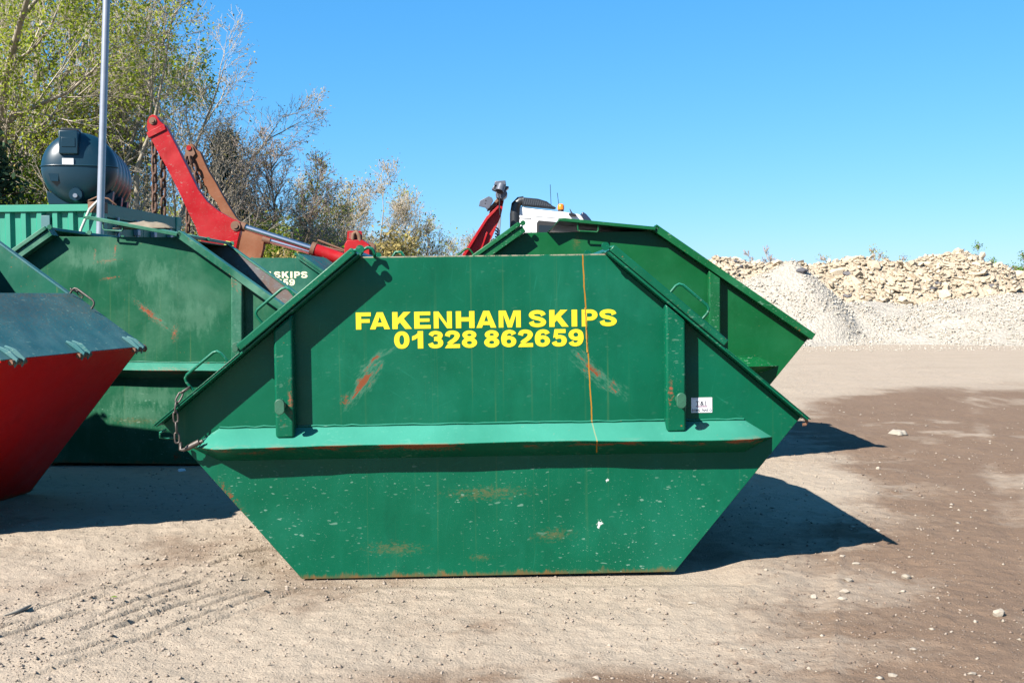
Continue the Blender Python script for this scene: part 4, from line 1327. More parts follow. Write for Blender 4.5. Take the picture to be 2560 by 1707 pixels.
for a_, b_ in ((0, 1), (2, 3)):
    MB().tube([(an[a_][0], 0.3, an[a_][1]), (an[b_][0], 0.3, an[b_][1])], 0.006, 5).build('aerial', M['black'], cab)
MB().tube([(an[4][0], 0.15, an[4][1] - 0.02), (an[5][0], 0.15, an[5][1])], [0.02, 0.006], 6).build('fin_aerial', M['black'], cab)
MB().box(x0c - 0.10, x0c - 0.04, 0.06, 2.3, 1.1, cab_poly[0][1] - 0.10).build('rear_panel', M['navy'], cab)
for i in range(4):  # white plates standing in for sun and shade dappling on the cab back
    MB().box(x0c - 0.125, x0c - 0.101, 0.02, 0.16, 1.4 + i * 0.42, 1.62 + i * 0.42).build('dapple_plate', M['cab'], cab, bevel=0.006)
xr0 = x0c - 4.6
MB().box(xr0, x0c + 1.7, 0.70, 0.86, 0.62, 0.90).box(xr0, x0c + 1.7, 1.50, 1.66, 0.62, 0.90).box(xr0, x0c - 0.3, 0.3, 2.05, 0.90, 1.02).build('chassis', M['dark'], TR)
for xx in (x0c + 0.9, x0c - 2.6, x0c - 3.8):
    for yy in (0.02, 2.02):
        wheel(TR, xx, yy)
# loader arms behind the cab
a1 = zp([(60, 1330), (450, 710), (650, 520), (722, 535), (690, 690), (560, 1000), (430, 1320), (250, 1700), (-160, 1700)])
ar = MB().prism(a1, -0.30, -0.26).build('lift_arm', M['arm_red'], TR, bevel=0.004)
MB().prism(zp([(60, 1330), (450, 710), (650, 520), (655, 560), (470, 760), (330, 980), (110, 1340), (-110, 1700), (-170, 1700)]), -0.42, -0.302).build('arm_flange', M['arm_red'], ar, bevel=0.004)
MB().prism(zp([(320, 1340), (450, 955), (475, 965), (345, 1340)]), -0.36, -0.302).build('arm_web', M['arm_red'], ar, bevel=0.003)
a2 = zp([(470, 700), (490, 575), (600, 470), (665, 385), (735, 390), (700, 540), (560, 620), (500, 700)])
ar2 = MB().prism(a2, 0.30, 0.5).build('jib_arm', M['arm_red'], TR, bevel=0.006)
MB().prism(zp([(450, 580), (655, 335), (700, 360), (520, 560)]), 0.02, 0.28).build('cross_beam', M['rim_rust'], TR, bevel=0.005)
hd = MB().prism(zp([(600, 330), (605, 280), (640, 240), (740, 200), (770, 260), (798, 300), (785, 350), (720, 405), (620, 385)]), -0.20, 0.25).build('arm_head', M['grey_steel'], TR, bevel=0.015)
MB().prism(zp([(590, 110), (765, 98), (775, 165), (720, 190), (575, 175)]), -0.26, 0.3).build('head_cap', M['grey_steel'], hd, bevel=0.01)
a_, b_ = zp([(700, 180)])[0], zp([(665, 285)])[0]
MB().tube([(a_[0], -0.28, a_[1]), (b_[0], -0.34, b_[1])], 0.085, 18).build('roller', M['grey_steel'], hd, smooth=40)
MB().tube([(b_[0], -0.342, b_[1]), (b_[0] - 0.004, -0.352, b_[1] - 0.01)], 0.06, 18).build('roller_bore', M['dark'], hd)
MB().prism(zp([(535, 240), (575, 175), (650, 170), (640, 250), (600, 270)]), -0.22, 0.05).build('roller_guard', M['grey_steel'], hd, bevel=0.01)
MB().prism(zp([(568, 235), (585, 185), (640, 182), (628, 240)]), -0.225, -0.221).build('guard_opening', M['dark'], hd)
MB().prism(zp([(770, 180), (815, 180), (822, 205), (770, 255), (745, 230)]), -0.1, 0.15).build('head_lug', M['navy'], hd, bevel=0.01)
c = zp([(430, 455)])[0]
gpz = zp([(318, 515), (340, 420), (485, 348), (540, 375), (558, 425), (500, 540), (455, 575), (430, 540)])
pl_ = MB().prism(gpz, -0.10, -0.05).build('hook_plate', M['grey_steel'], TR, bevel=0.006)
for hx, hy in ((435, 422), (425, 470)):
    cc = zp([(hx, hy)])[0]
    MB().cyl((cc[0], -0.101, cc[1]), (0, -1, 0), 0.012, 0.004, 12).build('bolt_hole', M['dark'], pl_)
st = zp([(600, 1200), (640, 700), (690, 640), (690, 700), (655, 1180), (640, 1700), (590, 1700)])
MB().prism(st, -0.02, 0.1).build('stand_post', M['galv'], TR, bevel=0.006)
hz = zp([(455, 1290), (500, 1180), (530, 1090), (570, 1080), (610, 1110)])
MB().tube([(p[0], -0.45, p[1]) for p in hz], 0.018, 8).build('hose', M['black'], TR, smooth=60)
hz = zp([(655, 340), (670, 420), (665, 560), (680, 690)])
MB().tube([(p[0], -0.44, p[1]) for p in hz], 0.012, 8).build('hose', M['black'], TR, smooth=60)
for i in range(6):
    zz = zp([(590, 860 + i * 52), (650, 900 + i * 52)])
    MB().tube([(zz[0][0], -0.06, zz[0][1]), (zz[1][0], -0.06, zz[1][1])], 0.016, 6).build('hose_wrap', M['black'], TR, smooth=60)

# ------------------------------------------------------------------ rubble and gravel heaps on the right
def heap_gravel(x, y):
    base = sstep(y, 31.2 + 0.8 * np.sin(x * 0.7), 35.4) * 1.28
    base = base * (0.98 + 0.75 * (fbm(x * 0.30 + 2, y * 0.3, 3) - 0.5)) * sstep(x, 2.0, 6.0)
    d = np.sqrt(((x - 9.15) / np.where(x < 9.15, 5.5, 2.4)) ** 2 + ((y - 35.2) / 3.2) ** 2)
    base = np.maximum(base, 2.62 * np.clip(1 - d, 0, 1) ** 0.8)
    d2 = np.sqrt(((x - 6.2) / 3.6) ** 2 + ((y - 36.5) / 3.2) ** 2)
    base = np.maximum(base, 1.9 * np.clip(1 - d2, 0, 1) ** 0.8)
    base += (fbm(x * 1.1, y * 1.1, 5, 0.6) - 0.5) * 0.30 * sstep(base, 0.05, 0.5)
    return np.where(base > 0.01, base, -0.05) * sstep(y, 46, 40)


RX = np.array([3.0, 6.5, 7.4, 8.2, 9.3, 10.4, 12.2, 14.0, 15.3, 16.5, 17.3, 18.4, 20.0, 23.0])
RZ = np.array([0.5, 2.35, 2.86, 2.75, 2.55, 2.50, 2.62, 2.62, 2.70, 2.92, 2.75, 2.30, 1.9, 0.6])


def heap_rubble(x, y):
    ridge = np.interp(x, RX, RZ)
    f = sstep(y, 34.8, 39.2) * sstep(y, 44.5, 40.5)
    h = ridge * f ** 0.8
    return h + (fbm(x * 0.9 + 11, y * 0.9, 5, 0.65) - 0.5) * 0.95 * f - 0.05


def grid_heap(name, fn, x0, x1, y0, y1, step_, mat, label, cat):
    xs_, ys_ = np.arange(x0, x1, step_), np.arange(y0, y1, step_)
    X, Y = np.meshgrid(xs_, ys_)
    Z = fn(X, Y)
    k = np.arange(X.size).reshape(X.shape)
    F = np.stack([k[:-1, :-1], k[:-1, 1:], k[1:, 1:], k[1:, :-1]], -1).reshape(-1, 4)
    root = thing(name, label, cat)
    np_mesh('heap_body', np.stack([X, Y, Z], -1).reshape(-1, 3), F, mat, root, smooth=True)
    return root


def earth(name, a, b, c_, bscale=8):
    t = NT(name)
    p = t.geo('Position')
    c = t.mix(t.noise(p, 0.7, 6, 0.6), a, b)
    c = t.mix(t.m('MULTIPLY', t.step(t.noise(p, 3.0, 7, 0.7), 0.52, 0.70), 0.6), c, c_)
    v = t.voro(p, 11, 'Distance')
    h = t.m('ADD', t.noise(p, bscale, 7, 0.7), t.m('MULTIPLY', v, -0.5))
    c = t.mix(t.m('MULTIPLY', t.step(v, 0.35, 0.75), 0.35), c, tuple(q_ * 0.7 for q_ in a))
    return t.bsdf(c, 0.95, 0.0, t.bump(h, 0.9, 0.08), 0.1)


M['gravel_body'] = earth('gravel_heap_dirt', (0.37, 0.33, 0.275), (0.52, 0.475, 0.405), (0.57, 0.53, 0.46))
M['rubble_body'] = earth('rubble_heap_dirt', (0.42, 0.335, 0.24), (0.55, 0.45, 0.335), (0.31, 0.24, 0.165))
GH = grid_heap('gravel_heap', heap_gravel, 1.5, 24, 30.8, 41, 0.14, M['gravel_body'], 'long heap of grey gravel with a peak at its left, in front of the rubble', 'gravel heap')
RH = grid_heap('rubble_heap', heap_rubble, 2.5, 24, 34.5, 45, 0.16, M['rubble_body'], 'long bank of broken tan concrete rubble along the right horizon', 'rubble heap')
rng = np.random.default_rng(21)
n = 15000
x = rng.uniform(4.0, 21, n)
y = rng.uniform(31.0, 37.0, n)
z = heap_gravel(x, y)
k = (z > 0.02) & (z > heap_rubble(x, y) - 0.05) & (fbm(x * 0.9 + 5, y * 0.9, 3) > 0.36)
s = 0.022 + 0.05 * rng.random(n) ** 3
tag(scatter('gravel', np.stack([x, y, z + s * 0.2], -1)[k], s[k], M['gravel'], 8, 0.7, GH), kind='stuff')
x = rng.uniform(5.0, 20, 1500)
y = rng.uniform(28.5, 32.0, 1500)
s = 0.015 + 0.03 * rng.random(1500) ** 3
tag(scatter('spilled_gravel', np.stack([x, y, s * 0.2], -1)[y > 30 + rng.normal(0, .7, 1500)], s[y > 30 - 9], M['gravel'], 9, 0.6, GH) if False else scatter('spilled_gravel', np.stack([x, y, s * 0.2], -1), s, M['gravel'], 9, 0.6, GH), kind='stuff')
bases = [rock_mesh('chunk', 40 + i, M['chunk'], 0.55, 16, slab=(i % 3 != 0)) for i in range(10)]
rr = random.Random(9)
spots = []
for i in range(1400):
    u = rr.uniform(4.5, 20.5)
    v = rr.uniform(35.2, 41.0)
    h = float(heap_rubble(np.array([u]), np.array([v]))[0])
    if h > 0.55 and h > float(heap_gravel(np.array([u]), np.array([v]))[0]) - 0.05:
        spots.append((u, v, h))
big = [(0.06 + 0.26 * rr.random() ** 3.2, s_) for s_ in spots]
big.sort(key=lambda e: -e[0])
for sz_, (u, v, h) in big[:300]:
    o = bpy.data.objects.new('chunk', rr.choice(bases))
    COL.objects.link(o)
    o.parent = RH
    o.location = (u, v, h + sz_ * 0.05)
    o.rotation_euler = (rr.gauss(-0.35, 0.45), rr.gauss(0, 0.4), rr.uniform(0, 6.28))
    o.scale = (sz_ * rr.uniform(0.8, 1.4), sz_ * rr.uniform(0.7, 1.1), sz_ * rr.uniform(0.7, 1.3))
x = rng.uniform(4.5, 21, 11000)
y = rng.uniform(35, 41.2, 11000)
z = heap_rubble(x, y)
k = (z > 0.5) & (z > heap_gravel(x, y) - 0.05)
s = 0.025 + 0.13 * rng.random(11000) ** 2.6
tag(scatter('small_rubble', np.stack([x, y, z + s * 0.2], -1)[k], s[k], M['chunk'], 10, 0.6, RH), kind='stuff')
dk = stone_mat('dark_debris', (0.07, 0.07, 0.08), (0.16, 0.15, 0.15))
for (px, py, sz_) in ((1838, 655, 0.20), (1855, 672, 0.22), (2118, 690, 0.25), (2330, 722, 0.28), (2345, 716, 0.2), (2478, 720, 0.22), (2118, 745, 0.24), (2005, 680, 0.3)):
    X_, Z_ = wp(px, py, 37.2)
    o = bpy.data.objects.new('tarmac_lump', rock_mesh('tarmac_lump', int(px), dk, 0.6, 12))
    COL.objects.link(o)
    o.parent = RH
    o.location = (X_, 37.2, Z_)
    for yy in np.arange(34.5, 40.5, 0.1):
        zz = max(float(heap_rubble(np.array([X_ * yy / 37.2]), np.array([yy]))[0]), float(heap_gravel(np.array([X_ * yy / 37.2]), np.array([yy]))[0]))
        if zz >= 1.53 + (Z_ - 1.53) * yy / 37.2:
            o.location = (X_ * yy / 37.2, yy, zz)
            break
    o.scale = (sz_ * 0.75, sz_ * 0.6, sz_ * 0.7)

# ------------------------------------------------------------------ trees
def tube_segments(A, B, ra, rb, n):
    A, B = np.asarray(A), np.asarray(B)
    d = B - A
    d /= np.linalg.norm(d, axis=1, keepdims=True) + 1e-9
    ref = np.where(np.abs(d[:, 2:3]) > 0.9, np.array([[1.0, 0, 0]]), np.array([[0, 0, 1.0]]))
    u = np.cross(d, ref)
    u /= np.linalg.norm(u, axis=1, keepdims=True)
    w = np.cross(d, u)
    an = np.arange(n) * 2 * np.pi / n
    ring = u[:, None, :] * np.cos(an)[None, :, None] + w[:, None, :] * np.sin(an)[None, :, None]
    V = np.concatenate([A[:, None] + ring * np.asarray(ra)[:, None, None], B[:, None] + ring * np.asarray(rb)[:, None, None]], 1)
    N = len(A)
    j = np.arange(n)
    f = np.stack([j, (j + 1) % n, (j + 1) % n + n, j + n], -1)
    F = (f[None] + (np.arange(N) * 2 * n)[:, None, None]).reshape(-1, 4)
    return V.reshape(-1, 3), F


def bark(name, a, b):
    t = NT(name)
    p = t.obj()
    c = t.mix(t.noise(t.mapv(p, (1, 1, 0.35)), 7, 5, 0.65), a, b)
    return t.bsdf(c, 0.9, 0.0, t.bump(t.noise(t.mapv(p, (1, 1, 0.3)), 22, 4), 0.5, 0.02), 0.15)


def leafmat(name, a, b, trans=0.35):
    t = NT(name)
    c = t.mix(t.geo('Random Per Island'), a, b)
    d = t.node('ShaderNodeBsdfDiffuse')
    tr = t.node('ShaderNodeBsdfTranslucent')
    c = t.refl(c)
    t.put(d.inputs['Color'], c)
    t.put(tr.inputs['Color'], c)
    ms = t.node('ShaderNodeMixShader')
    ms.inputs[0].default_value = trans
    t.t.links.new(d.outputs[0], ms.inputs[1])
    t.t.links.new(tr.outputs[0], ms.inputs[2])
    t.t.links.new(ms.outputs[0], t.out.inputs[0])
    return t.mat


M['bark'] = bark('grey_bark', (0.22, 0.19, 0.14), (0.48, 0.42, 0.33))
M['bark_dark'] = bark('brown_bark', (0.10, 0.075, 0.055), (0.21, 0.165, 0.125))
M['twig'] = bark('pale_twigs', (0.36, 0.305, 0.235), (0.58, 0.505, 0.40))
M['twig_dark'] = bark('purple_twigs', (0.30, 0.225, 0.185), (0.50, 0.40, 0.33))
M['leaf_yg'] = leafmat('spring_leaves', (0.20, 0.29, 0.03), (0.50, 0.54, 0.07), 0.5)
M['leaf_br'] = leafmat('budding_leaves', (0.34, 0.26, 0.09), (0.52, 0.42, 0.17), 0.4)
M['leaf_gr'] = leafmat('bright_green_leaves', (0.10, 0.21, 0.015), (0.22, 0.36, 0.04), 0.4)
M['leaf_ol'] = leafmat('olive_leaves', (0.26, 0.30, 0.05), (0.50, 0.52, 0.11), 0.45)
M['needle'] = leafmat('pine_needles', (0.028, 0.062, 0.034), (0.07, 0.115, 0.065), 0.1)


def grow(seed, height, spread, trunk_r, limbs=16, sub=(7, 6, 4), up=0.55, stems=1, lean=(0, 0), first=0.22, wig=0.13):
    rn = random.Random(seed)
    S = []          # (a, b, ra, rb, level)
    tips = []

    def branch(p, d, L, r, lev, nchild):
        nseg = (7, 5, 4, 3, 2)[lev]
        q_ = p.copy()
        pts_ = [q_.copy()]
        dd = d.copy()
        for i in range(nseg):
            dd = (dd + Vector((rn.gauss(0, wig), rn.gauss(0, wig), rn.gauss(0, wig) * 0.8 + (0.10 if lev else 0.03) * up))).normalized()
            e = q_ + dd * (L / nseg)
            tp_ = 0.93 if lev == 0 else 0.78
            r0, r1 = r * (1 - i / nseg * tp_), r * (1 - (i + 1) / nseg * tp_)
            S.append((q_.copy(), e.copy(), r0, r1, lev))
            q_ = e
            pts_.append(q_.copy())
        if lev >= 3:
            tips.append(q_.copy())
            tips.append(pts_[len(pts_) // 2])
        if lev < 4 and nchild:
            for c0 in range(nchild[0]):
                f0 = first if lev == 0 else 0.2
                s_ = f0 + (1 - f0) * (c0 + rn.random()) / nchild[0]
                s_ = min(s_, 0.995)
                i = min(int(s_ * nseg), nseg - 1)
                base = pts_[i].lerp(pts_[i + 1], s_ * nseg - i)
                az = rn.uniform(0, 2 * math.pi)
                dloc = (pts_[i + 1] - pts_[i]).normalized()
                o1 = dloc.orthogonal().normalized()
                o2 = dloc.cross(o1)
                out_ = o1 * math.cos(az) + o2 * math.sin(az)
                ang = rn.uniform(0.35, 0.85)
                nd = (dloc * math.cos(ang) + out_ * math.sin(ang)).normalized()
                if lev == 0:
                    Lc = spread * rn.uniform(0.65, 1.1) * (1.05 - 0.62 * s_)
                else:
                    Lc = L * rn.uniform(0.42, 0.78) * (1.1 - 0.45 * s_)
                branch(base, nd, Lc, r * (1 - s_ * 0.78) * rn.uniform(0.45, 0.65), lev + 1, nchild[1:])

    for k_ in range(stems):
        d0 = Vector((lean[0] + (rn.gauss(0, 0.14) if stems > 1 else 0), lean[1] + (rn.gauss(0, 0.14) if stems > 1 else 0), 1)).normalized()
        branch(Vector((rn.uniform(-.25, .25) * (stems > 1), rn.uniform(-.25, .25) * (stems > 1), -0.05)), d0, height * (1 if k_ == 0 else rn.uniform(0.72, 0.95)), trunk_r, 0, (max(4, limbs // stems),) + tuple(sub))
    return S, tips


def leaves(tips, n, size, jitter, seed, zmin=None, droop=0.0):
    rg = np.random.default_rng(seed)
    T = np.array([tuple(p) for p in tips])
    P = T[rg.integers(0, len(T), n)] + rg.normal(0, jitter, (n, 3))
    a = rg.normal(0, 1, (n, 3))
    a /= np.linalg.norm(a, axis=1, keepdims=True)
    b = np.cross(a, rg.normal(0, 1, (n, 3)))
    b /= np.linalg.norm(b, axis=1, keepdims=True)
    s_ = size * rg.uniform(0.6, 1.35, (n, 1))
    V = np.stack([P - a * s_, P + b * s_ * 0.55, P + a * s_, P - b * s_ * 0.55], 1)
    return V.reshape(-1, 3), np.arange(n * 4).reshape(-1, 4)


def make_tree(name, label, cat, loc, S, tips, bm, tm, lm=None, nleaf=0, lsize=0.05, ljit=0.12, seed=1, group=None, rmin=0.0045, twig_lev=2):
    root = thing(name, label, cat, loc, 0.0, group)
    lev = np.array([s_[4] for s_ in S])
    A = np.array([tuple(s_[0]) for s_ in S])
    B = np.array([tuple(s_[1]) for s_ in S])
    ra = np.maximum(np.array([s_[2] for s_ in S]), rmin)
    rb = np.maximum(np.array([s_[3] for s_ in S]), rmin * 0.8)
    k_ = lev < twig_lev
    V, F = tube_segments(A[k_], B[k_], ra[k_], rb[k_], 7)
    np_mesh('trunk', V, F, bm, root, True)
    if (~k_).any():
        V, F = tube_segments(A[~k_], B[~k_], ra[~k_], rb[~k_], 3)
        tag(np_mesh('twigs', V, F, tm, root), kind='stuff')
    if nleaf:
        V, F = leaves(tips, nleaf, lsize, ljit, seed)
        tag(np_mesh('crown', V, F, lm, root), kind='stuff')
    return root


def gpos(px, D):
    return ((px - 1280) / 2700 * D, D, 0.0)


TG = 'spring trees behind the yard'
# leafy trees at far left
BIG = (8, 6, 3)
for i, (px, D, h, sp, tr_, st_, nl, lab) in enumerate((
        (105, 25, 12.0, 4.2, 0.17, 2, 24000, 'tall tree in yellow green spring leaf behind the oil tank at far left'),
        (-40, 26, 13.0, 4.2, 0.18, 2, 30000, 'leafiest yellow green tree, cut by the left edge of the picture'),
        (35, 29, 12.5, 3.8, 0.15, 2, 21000, 'tall yellow green tree between the picture edge and the oil tank'),
        (185, 28, 11.0, 3.3, 0.13, 2, 10000, 'slender half leafed tree directly behind the steel pole'))):
    S, tp = grow(1 + i, h, sp, tr_, 26, BIG, 0.8, st_, (0.0, 0), 0.12)
    make_tree('leafy_tree', lab, 'tree', gpos(px, D), S, tp, M['bark'], M['twig'], M['leaf_yg'], nl, 0.042, 0.16, 1 + i, TG)
# bare trees behind the red arms
for i, (px, D, h, sp, tr_, st_, up_, lean_, nl, lab) in enumerate((
        (395, 24, 7.9, 3.2, 0.11, 3, 0.6, 0.03, 1300, 'wide many stemmed bare tree behind the tips of the red arms'),
        (290, 26, 8.0, 2.6, 0.10, 2, 0.8, 0.0, 1500, 'bare tree with pale stems between the steel pole and the red arm'),
        (465, 25, 6.9, 3.0, 0.09, 2, 0.5, 0.06, 700, 'low bare tree leaning right behind the brown arm'),
        (345, 28, 8.2, 2.6, 0.10, 2, 0.7, 0.0, 900, 'bare tree standing farther back behind the near arm tip'))):
    S, tp = grow(11 + i, h, sp, tr_, 18, (7, 5, 3), up_, st_, (lean_, 0), 0.10)
    make_tree('bare_tree', lab, 'tree', gpos(px, D), S, tp, M['bark'], M['twig'], M['leaf_br'], nl, 0.032, 0.10, 11 + i, TG)
S, tp = grow(7, 5.0, 1.9, 0.085, 24, (7, 5, 3), 0.35, 1, (0.0, 0), 0.25)
make_tree('bare_tree', 'small dark bare tree with one straight trunk above the chrome ram', 'tree', gpos(672, 26), S, tp, M['bark_dark'], M['twig_dark'], M['leaf_br'], 700, 0.03, 0.10, 7, TG)
S, tp = grow(8, 4.9, 1.5, 0.06, 22, (8, 6, 3), 0.5, 1, (0.05, 0), 0.25)
make_tree('bare_tree', 'thin bare tree leaning right beside the straight dark one', 'tree', gpos(705, 27), S, tp, M['bark_dark'], M['twig_dark'], M['leaf_ol'], 1200, 0.03, 0.10, 8, TG)
for i, (px, D, h, sp, st_, lab, lf, nl) in enumerate((
        (835, 36, 5.6, 2.4, 3, 'rounded bare tree in bud behind the chrome ram', 'leaf_br', 2600),
        (905, 38, 5.6, 2.4, 3, 'tallest bare tree of the clump above the red ram mount', 'leaf_br', 2200),
        (985, 40, 4.9, 2.3, 3, 'budding tree at the right of the clump near the front skip hinge', 'leaf_ol', 2600),
        (1050, 42, 4.2, 2.1, 3, 'last low bare tree where the clump meets open sky', 'leaf_br', 1700),
        (760, 34, 4.5, 2.0, 3, 'olive budding tree half hidden by the small dark bare tree', 'leaf_ol', 3600),
        (590, 33, 5.0, 2.0, 2, 'grey bare tree just right of the dark pine', 'leaf_ol', 2600))):
    S, tp = grow(30 + i, h, sp, 0.075, 22, (8, 6, 3), 0.95, st_, (0.0, 0), 0.10)
    make_tree('bare_tree', lab, 'tree', gpos(px, D), S, tp, M['bark'], M['twig'], M[lf], nl, 0.04, 0.14, 30 + i, TG, rmin=0.006)


# pines
def pine(label, loc, h, r, seed, n=9000):
    rn = random.Random(seed)
    S, tips = [], []
    S.append((Vector((0, 0, -0.05)), Vector((0.05, 0, h)), 0.11, 0.02, 0))
    z_ = h * 0.18
    while z_ < h * 0.98:
        k_ = rn.randint(4, 6)
        for i in range(k_):
            a = rn.uniform(0, 6.28)
            L = r * (1 - (z_ / h) ** 1.4) * rn.uniform(0.6, 1.15) + 0.12
            p = Vector((0, 0, z_))
            d = Vector((math.cos(a), math.sin(a), rn.uniform(0.05, 0.5))).normalized()
            e = p + d * L
            S.append((p, e, 0.03, 0.008, 1))
            for q_ in range(7):
                s_ = rn.uniform(0.35, 1.0)
                b = p.lerp(e, s_)
                d2 = (d + Vector((rn.gauss(0, .6), rn.gauss(0, .6), rn.gauss(0.1, .4)))).normalized()
                e2 = b + d2 * L * 0.28
                S.append((b, e2, 0.01, 0.005, 2))
                tips += [e2, b.lerp(e2, 0.6), e2]
        z_ += rn.uniform(0.16, 0.34)
    root = make_tree('pine_tree', label, 'tree', loc, S, tips, M['bark_dark'], M['twig_dark'], M['needle'], n, 0.06, 0.15, seed, 'dark pines among the bare trees')
    return root


pine('dark bushy pine standing behind the brown loader arm', gpos(572, 30), 5.9, 1.5, 3, 15000)
pine('dark pine at the extreme left edge beside the oil tank', gpos(-45, 21), 5.0, 1.35, 5)
pine('small grey green pine low behind the foot of the arms', gpos(640, 29), 3.6, 1.2, 8, 5000)


# shrubs filling the foot of the wood
def shrub(label, px, D, h, r, seed, lm, n, group='shrubs along the foot of the wood', tm='twig', jit=0.16, ls=0.045):
    S, tp = grow(seed, h * 0.9, r, 0.035, 20, (6, 4), 0.7, 5, (0, 0), 0.05, 0.22)
    tp = [s_[1] for s_ in S if s_[4] >= 1]
    return make_tree('shrub', label, 'shrub', gpos(px, D), S, tp, M['bark'], M[tm], M[lm], n, ls, jit, seed, group, rmin=0.006)


shrub('bright green shrub behind the red ram barrel', 780, 23, 2.9, 1.0, 61, 'leaf_gr', 14000)
shrub('low green shrub between the chrome ram and the third skip', 715, 24, 2.6, 1.2, 62, 'leaf_gr', 9000)
shrub('olive shrub to the right of the red ram mount', 965, 25, 3.0, 1.3, 63, 'leaf_ol', 10000)
shrub('tan budding shrub next to the olive one at the right end', 1045, 27, 2.7, 1.2, 64, 'leaf_br', 6500)
shrub('amber budding shrub behind the red ram mount', 885, 24, 3.3, 1.4, 65, 'leaf_br', 9000)
shrub('yellow green shrub below the small dark bare tree', 640, 24.5, 3.3, 1.4, 66, 'leaf_yg', 12000)
shrub('olive shrub behind the foot of the brown arm', 585, 24, 3.2, 1.3, 67, 'leaf_ol', 9000)
shrub('olive shrub behind the two hanging chains', 410, 23, 3.0, 1.4, 68, 'leaf_ol', 6000)
shrub('yellow green shrub behind the container doors', 335, 23.5, 3.1, 1.4, 69, 'leaf_yg', 7000)
shrub('bright green shrub behind the container and oil tank', 150, 24, 4.4, 1.8, 70, 'leaf_gr', 10000)
shrub('yellow green shrub at the left edge behind the container', 30, 24, 4.8, 1.8, 71, 'leaf_gr', 10000)
shrub('brown twiggy shrub between the two arms', 515, 25, 3.4, 1.4, 72, 'leaf_br', 5000)
# far-off wood behind everything on the left, one mass
rng = np.random.default_rng(44)
n = 26000
xx = rng.uniform(-34, -3.0, n)
yy = rng.uniform(46, 54, n)
hh = np.interp(xx, [-34, -26, -16, -8, -4, -3], [8.5, 8.0, 5.6, 4.6, 3.0, 2.0]) * (0.75 + 0.5 * fbm(xx * 0.5, yy * 0.2, 3))
zz = hh * rng.random(n) ** 0.8
a = rng.normal(0, 1, (n, 3))
a /= np.linalg.norm(a, axis=1, keepdims=True)
b = np.cross(a, rng.normal(0, 1, (n, 3)))
b /= np.linalg.norm(b, axis=1, keepdims=True)
P = np.stack([xx, yy, zz], -1)
s_ = rng.uniform(0.06, 0.14, (n, 1))
V = np.stack([P - a * s_, P + b * s_ * 0.6, P + a * s_, P - b * s_ * 0.6], 1).reshape(-1, 3)
tag(np_mesh('distant_wood', V, np.arange(n * 4).reshape(-1, 4), M['leaf_ol']), 'hazy olive mass of woodland far behind the trees on the left', None, None, 'stuff')

# saplings beyond the rubble
for i, (px, ptop, D, n_, lm, lab) in enumerate((
        (1842, 612, 46, 0, 'leaf_ol', 'bare twiggy sapling above the left end of the rubble'), (1925, 618, 46, 0, 'leaf_ol', 'faint bare sapling right of the twiggy one above the rubble'),
        (2152, 624, 46, 260, 'leaf_ol', 'small grey sapling above the middle of the rubble'), (2208, 632, 46, 160, 'leaf_ol', 'smallest sapling peeping over the rubble'),
        (2336, 626, 46, 260, 'leaf_ol', 'grey green sapling above the right half of the rubble'), (2502, 605, 46, 500, 'leaf_gr', 'taller green sapling blown sideways near the right edge'),
        (2548, 628, 46, 900, 'leaf_gr', 'dense green bush at the right edge beyond the rubble'))):
    h = wp(px, ptop, D)[1]
    S, tp = grow(80 + i, h, 0.8 if n_ < 400 else 0.8, 0.03, 18, (7, 5), 0.9, 3, (0.06, 0), 0.3, 0.14)
    make_tree('sapling', lab, 'sapling', (wp(px, ptop, D)[0] - 0.1, D, 0), S, tp or [s_[1] for s_ in S if s_[4] == 2], M['bark'], M['twig_dark'], M[lm], n_ * 3, 0.04, 0.10, 80 + i, 'saplings beyond the rubble heap', rmin=0.010)

# ------------------------------------------------------------------ loose things on the yard
def gpt(px, py):
    x_, z_ = wp(px, py, 1.0)
    k_ = -1.53 / (z_ - 1.53)
    return x_ * k_, k_


stones = [(2265, 1437, 17, 'small round pale stone lying right of the front skip shadow', 0.8), (2497, 1530, 22, 'rounded cream stone near the right edge of the yard', 0.85), (2193, 1325, 11, 'pale flat stone just beyond the tip of the front shadow', 0.5),
          (2120, 1446, 20, 'flat crusty white lump at the head of the wheel rut', 0.35), (2112, 1480, 20, 'crusty white lump in the middle of the wheel rut', 0.45), (2105, 1497, 18, 'crusty white lump at the near end of the rut', 0.35),
          (1730, 1510, 17, 'flat pale flake in front of the skip corner', 0.3), (1625, 1523, 13, 'pale knobbly stone on the dry dirt before the skip', 0.6), (2035, 1490, 13, 'round grey stone left of the wheel rut', 0.8), (1857, 1624, 14, 'pale flake stone at the foot of the dry dirt', 0.35),
          (2430, 1688, 16, 'tan stone at the bottom right corner', 0.5), (2195, 1172, 8, 'tiny white stone between the two skip shadows', 0.8), (1915, 1427, 8, 'small dark topped stone near the front shadow', 0.7), (2230, 1690, 20, 'curled pale flake at the bottom edge right of centre', 0.3),
          (2140, 1405, 15, 'flat pale stone between the rut and the shadow tip', 0.35), (2106, 1388, 12, 'pale flat chip under the shadow tip', 0.35), (2283, 1625, 15, 'long thin pale chip on the brown dirt', 0.25), (2235, 1424, 9, 'little stone beside the round pale one', 0.6)]
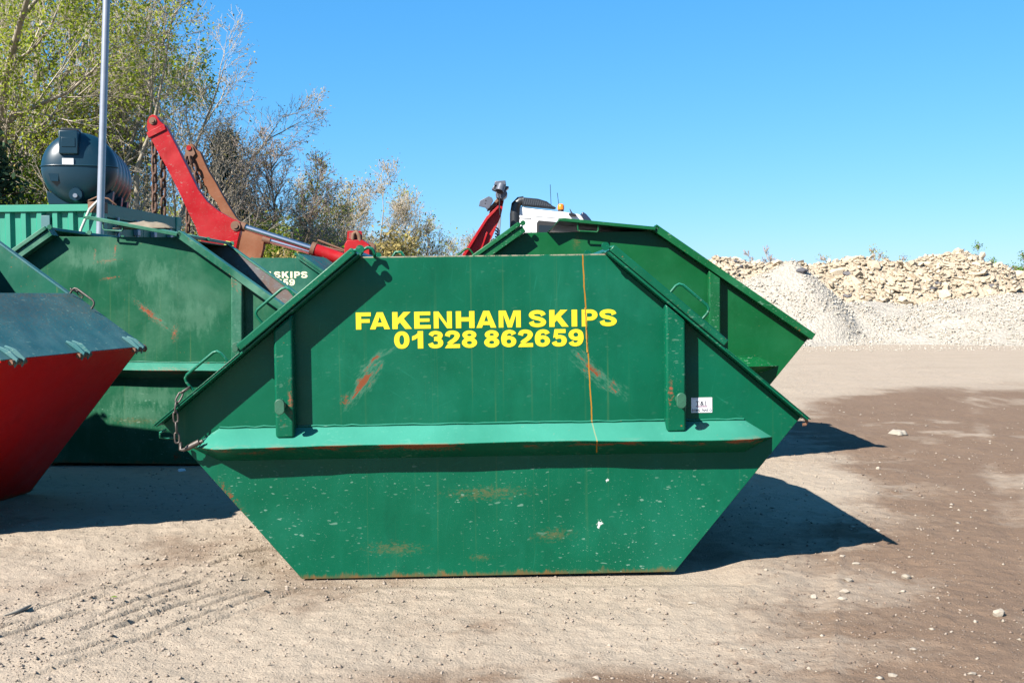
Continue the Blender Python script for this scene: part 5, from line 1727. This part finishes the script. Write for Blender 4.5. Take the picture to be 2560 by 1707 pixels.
for i, (px, py, r_, lab, fl) in enumerate(stones):
    x_, y_ = gpt(px, py)
    rad = r_ / 2700 * y_ * 0.72
    o = bpy.data.objects.new('stone', rock_mesh('stone', 200 + i, M['stone'], fl, 26))
    COL.objects.link(o)
    o.location = (x_, y_, float(ground_h(np.array([x_]), np.array([y_]))[0]) + rad * fl * 0.45)
    o.scale = (rad, rad * 0.8, rad)
    tag(o, lab, 'stone', 'loose stones on the yard')
for i, (px, py, r_, lab, cat, mt) in enumerate(((2245, 1090, 19, 'crumpled pale rag on the brown dirt to the right', 'rag', M['paper']), (455, 1175, 11, 'scrap of white paper in the shade below the scuffed skip', 'paper', M['white_card']))):
    x_, y_ = gpt(px, py)
    rad = r_ / 2700 * y_
    lumpy_sheet('rag' if i == 0 else 'paper_scrap', x_, y_, float(ground_h(np.array([x_]), np.array([y_]))[0]) + 0.004, rad * 0.85, rad * 1.1, 0.4, mt, 6 + i, rad * 0.55, lab, cat, 12)
x_, y_ = gpt(45, 1535)
pts = [(x_ - 0.03, y_ - 0.08), (x_ + 0.005, y_ - 0.03), (x_ + 0.02, y_ + 0.03), (x_ + 0.022, y_ + 0.09)]
tag(MB().tube([(a, b, float(ground_h(np.array([a]), np.array([b]))[0]) + 0.010) for a, b in pts], [0.004, 0.009, 0.010, 0.005], 7).build('stick', M['paper'], None, smooth=60), 'curved dry stick lying at the lower left of the yard', 'stick')
x_, y_ = gpt(285, 1497)
tag(MB().add([(x_ - 0.018, y_, 0.012), (x_, y_ - 0.010, 0.016), (x_ + 0.018, y_, 0.012), (x_, y_ + 0.010, 0.016), (x_ - 0.018, y_, 0.010), (x_, y_ - 0.010, 0.014), (x_ + 0.018, y_, 0.010), (x_, y_ + 0.010, 0.014)],
             [(0, 1, 2), (0, 2, 3), (4, 6, 5), (4, 7, 6), (0, 4, 5, 1), (1, 5, 6, 2), (2, 6, 7, 3), (3, 7, 4, 0)]).build('fallen_leaf', M['leaf_gr'], None), 'single green leaf on the pale dirt at lower left', 'leaf')
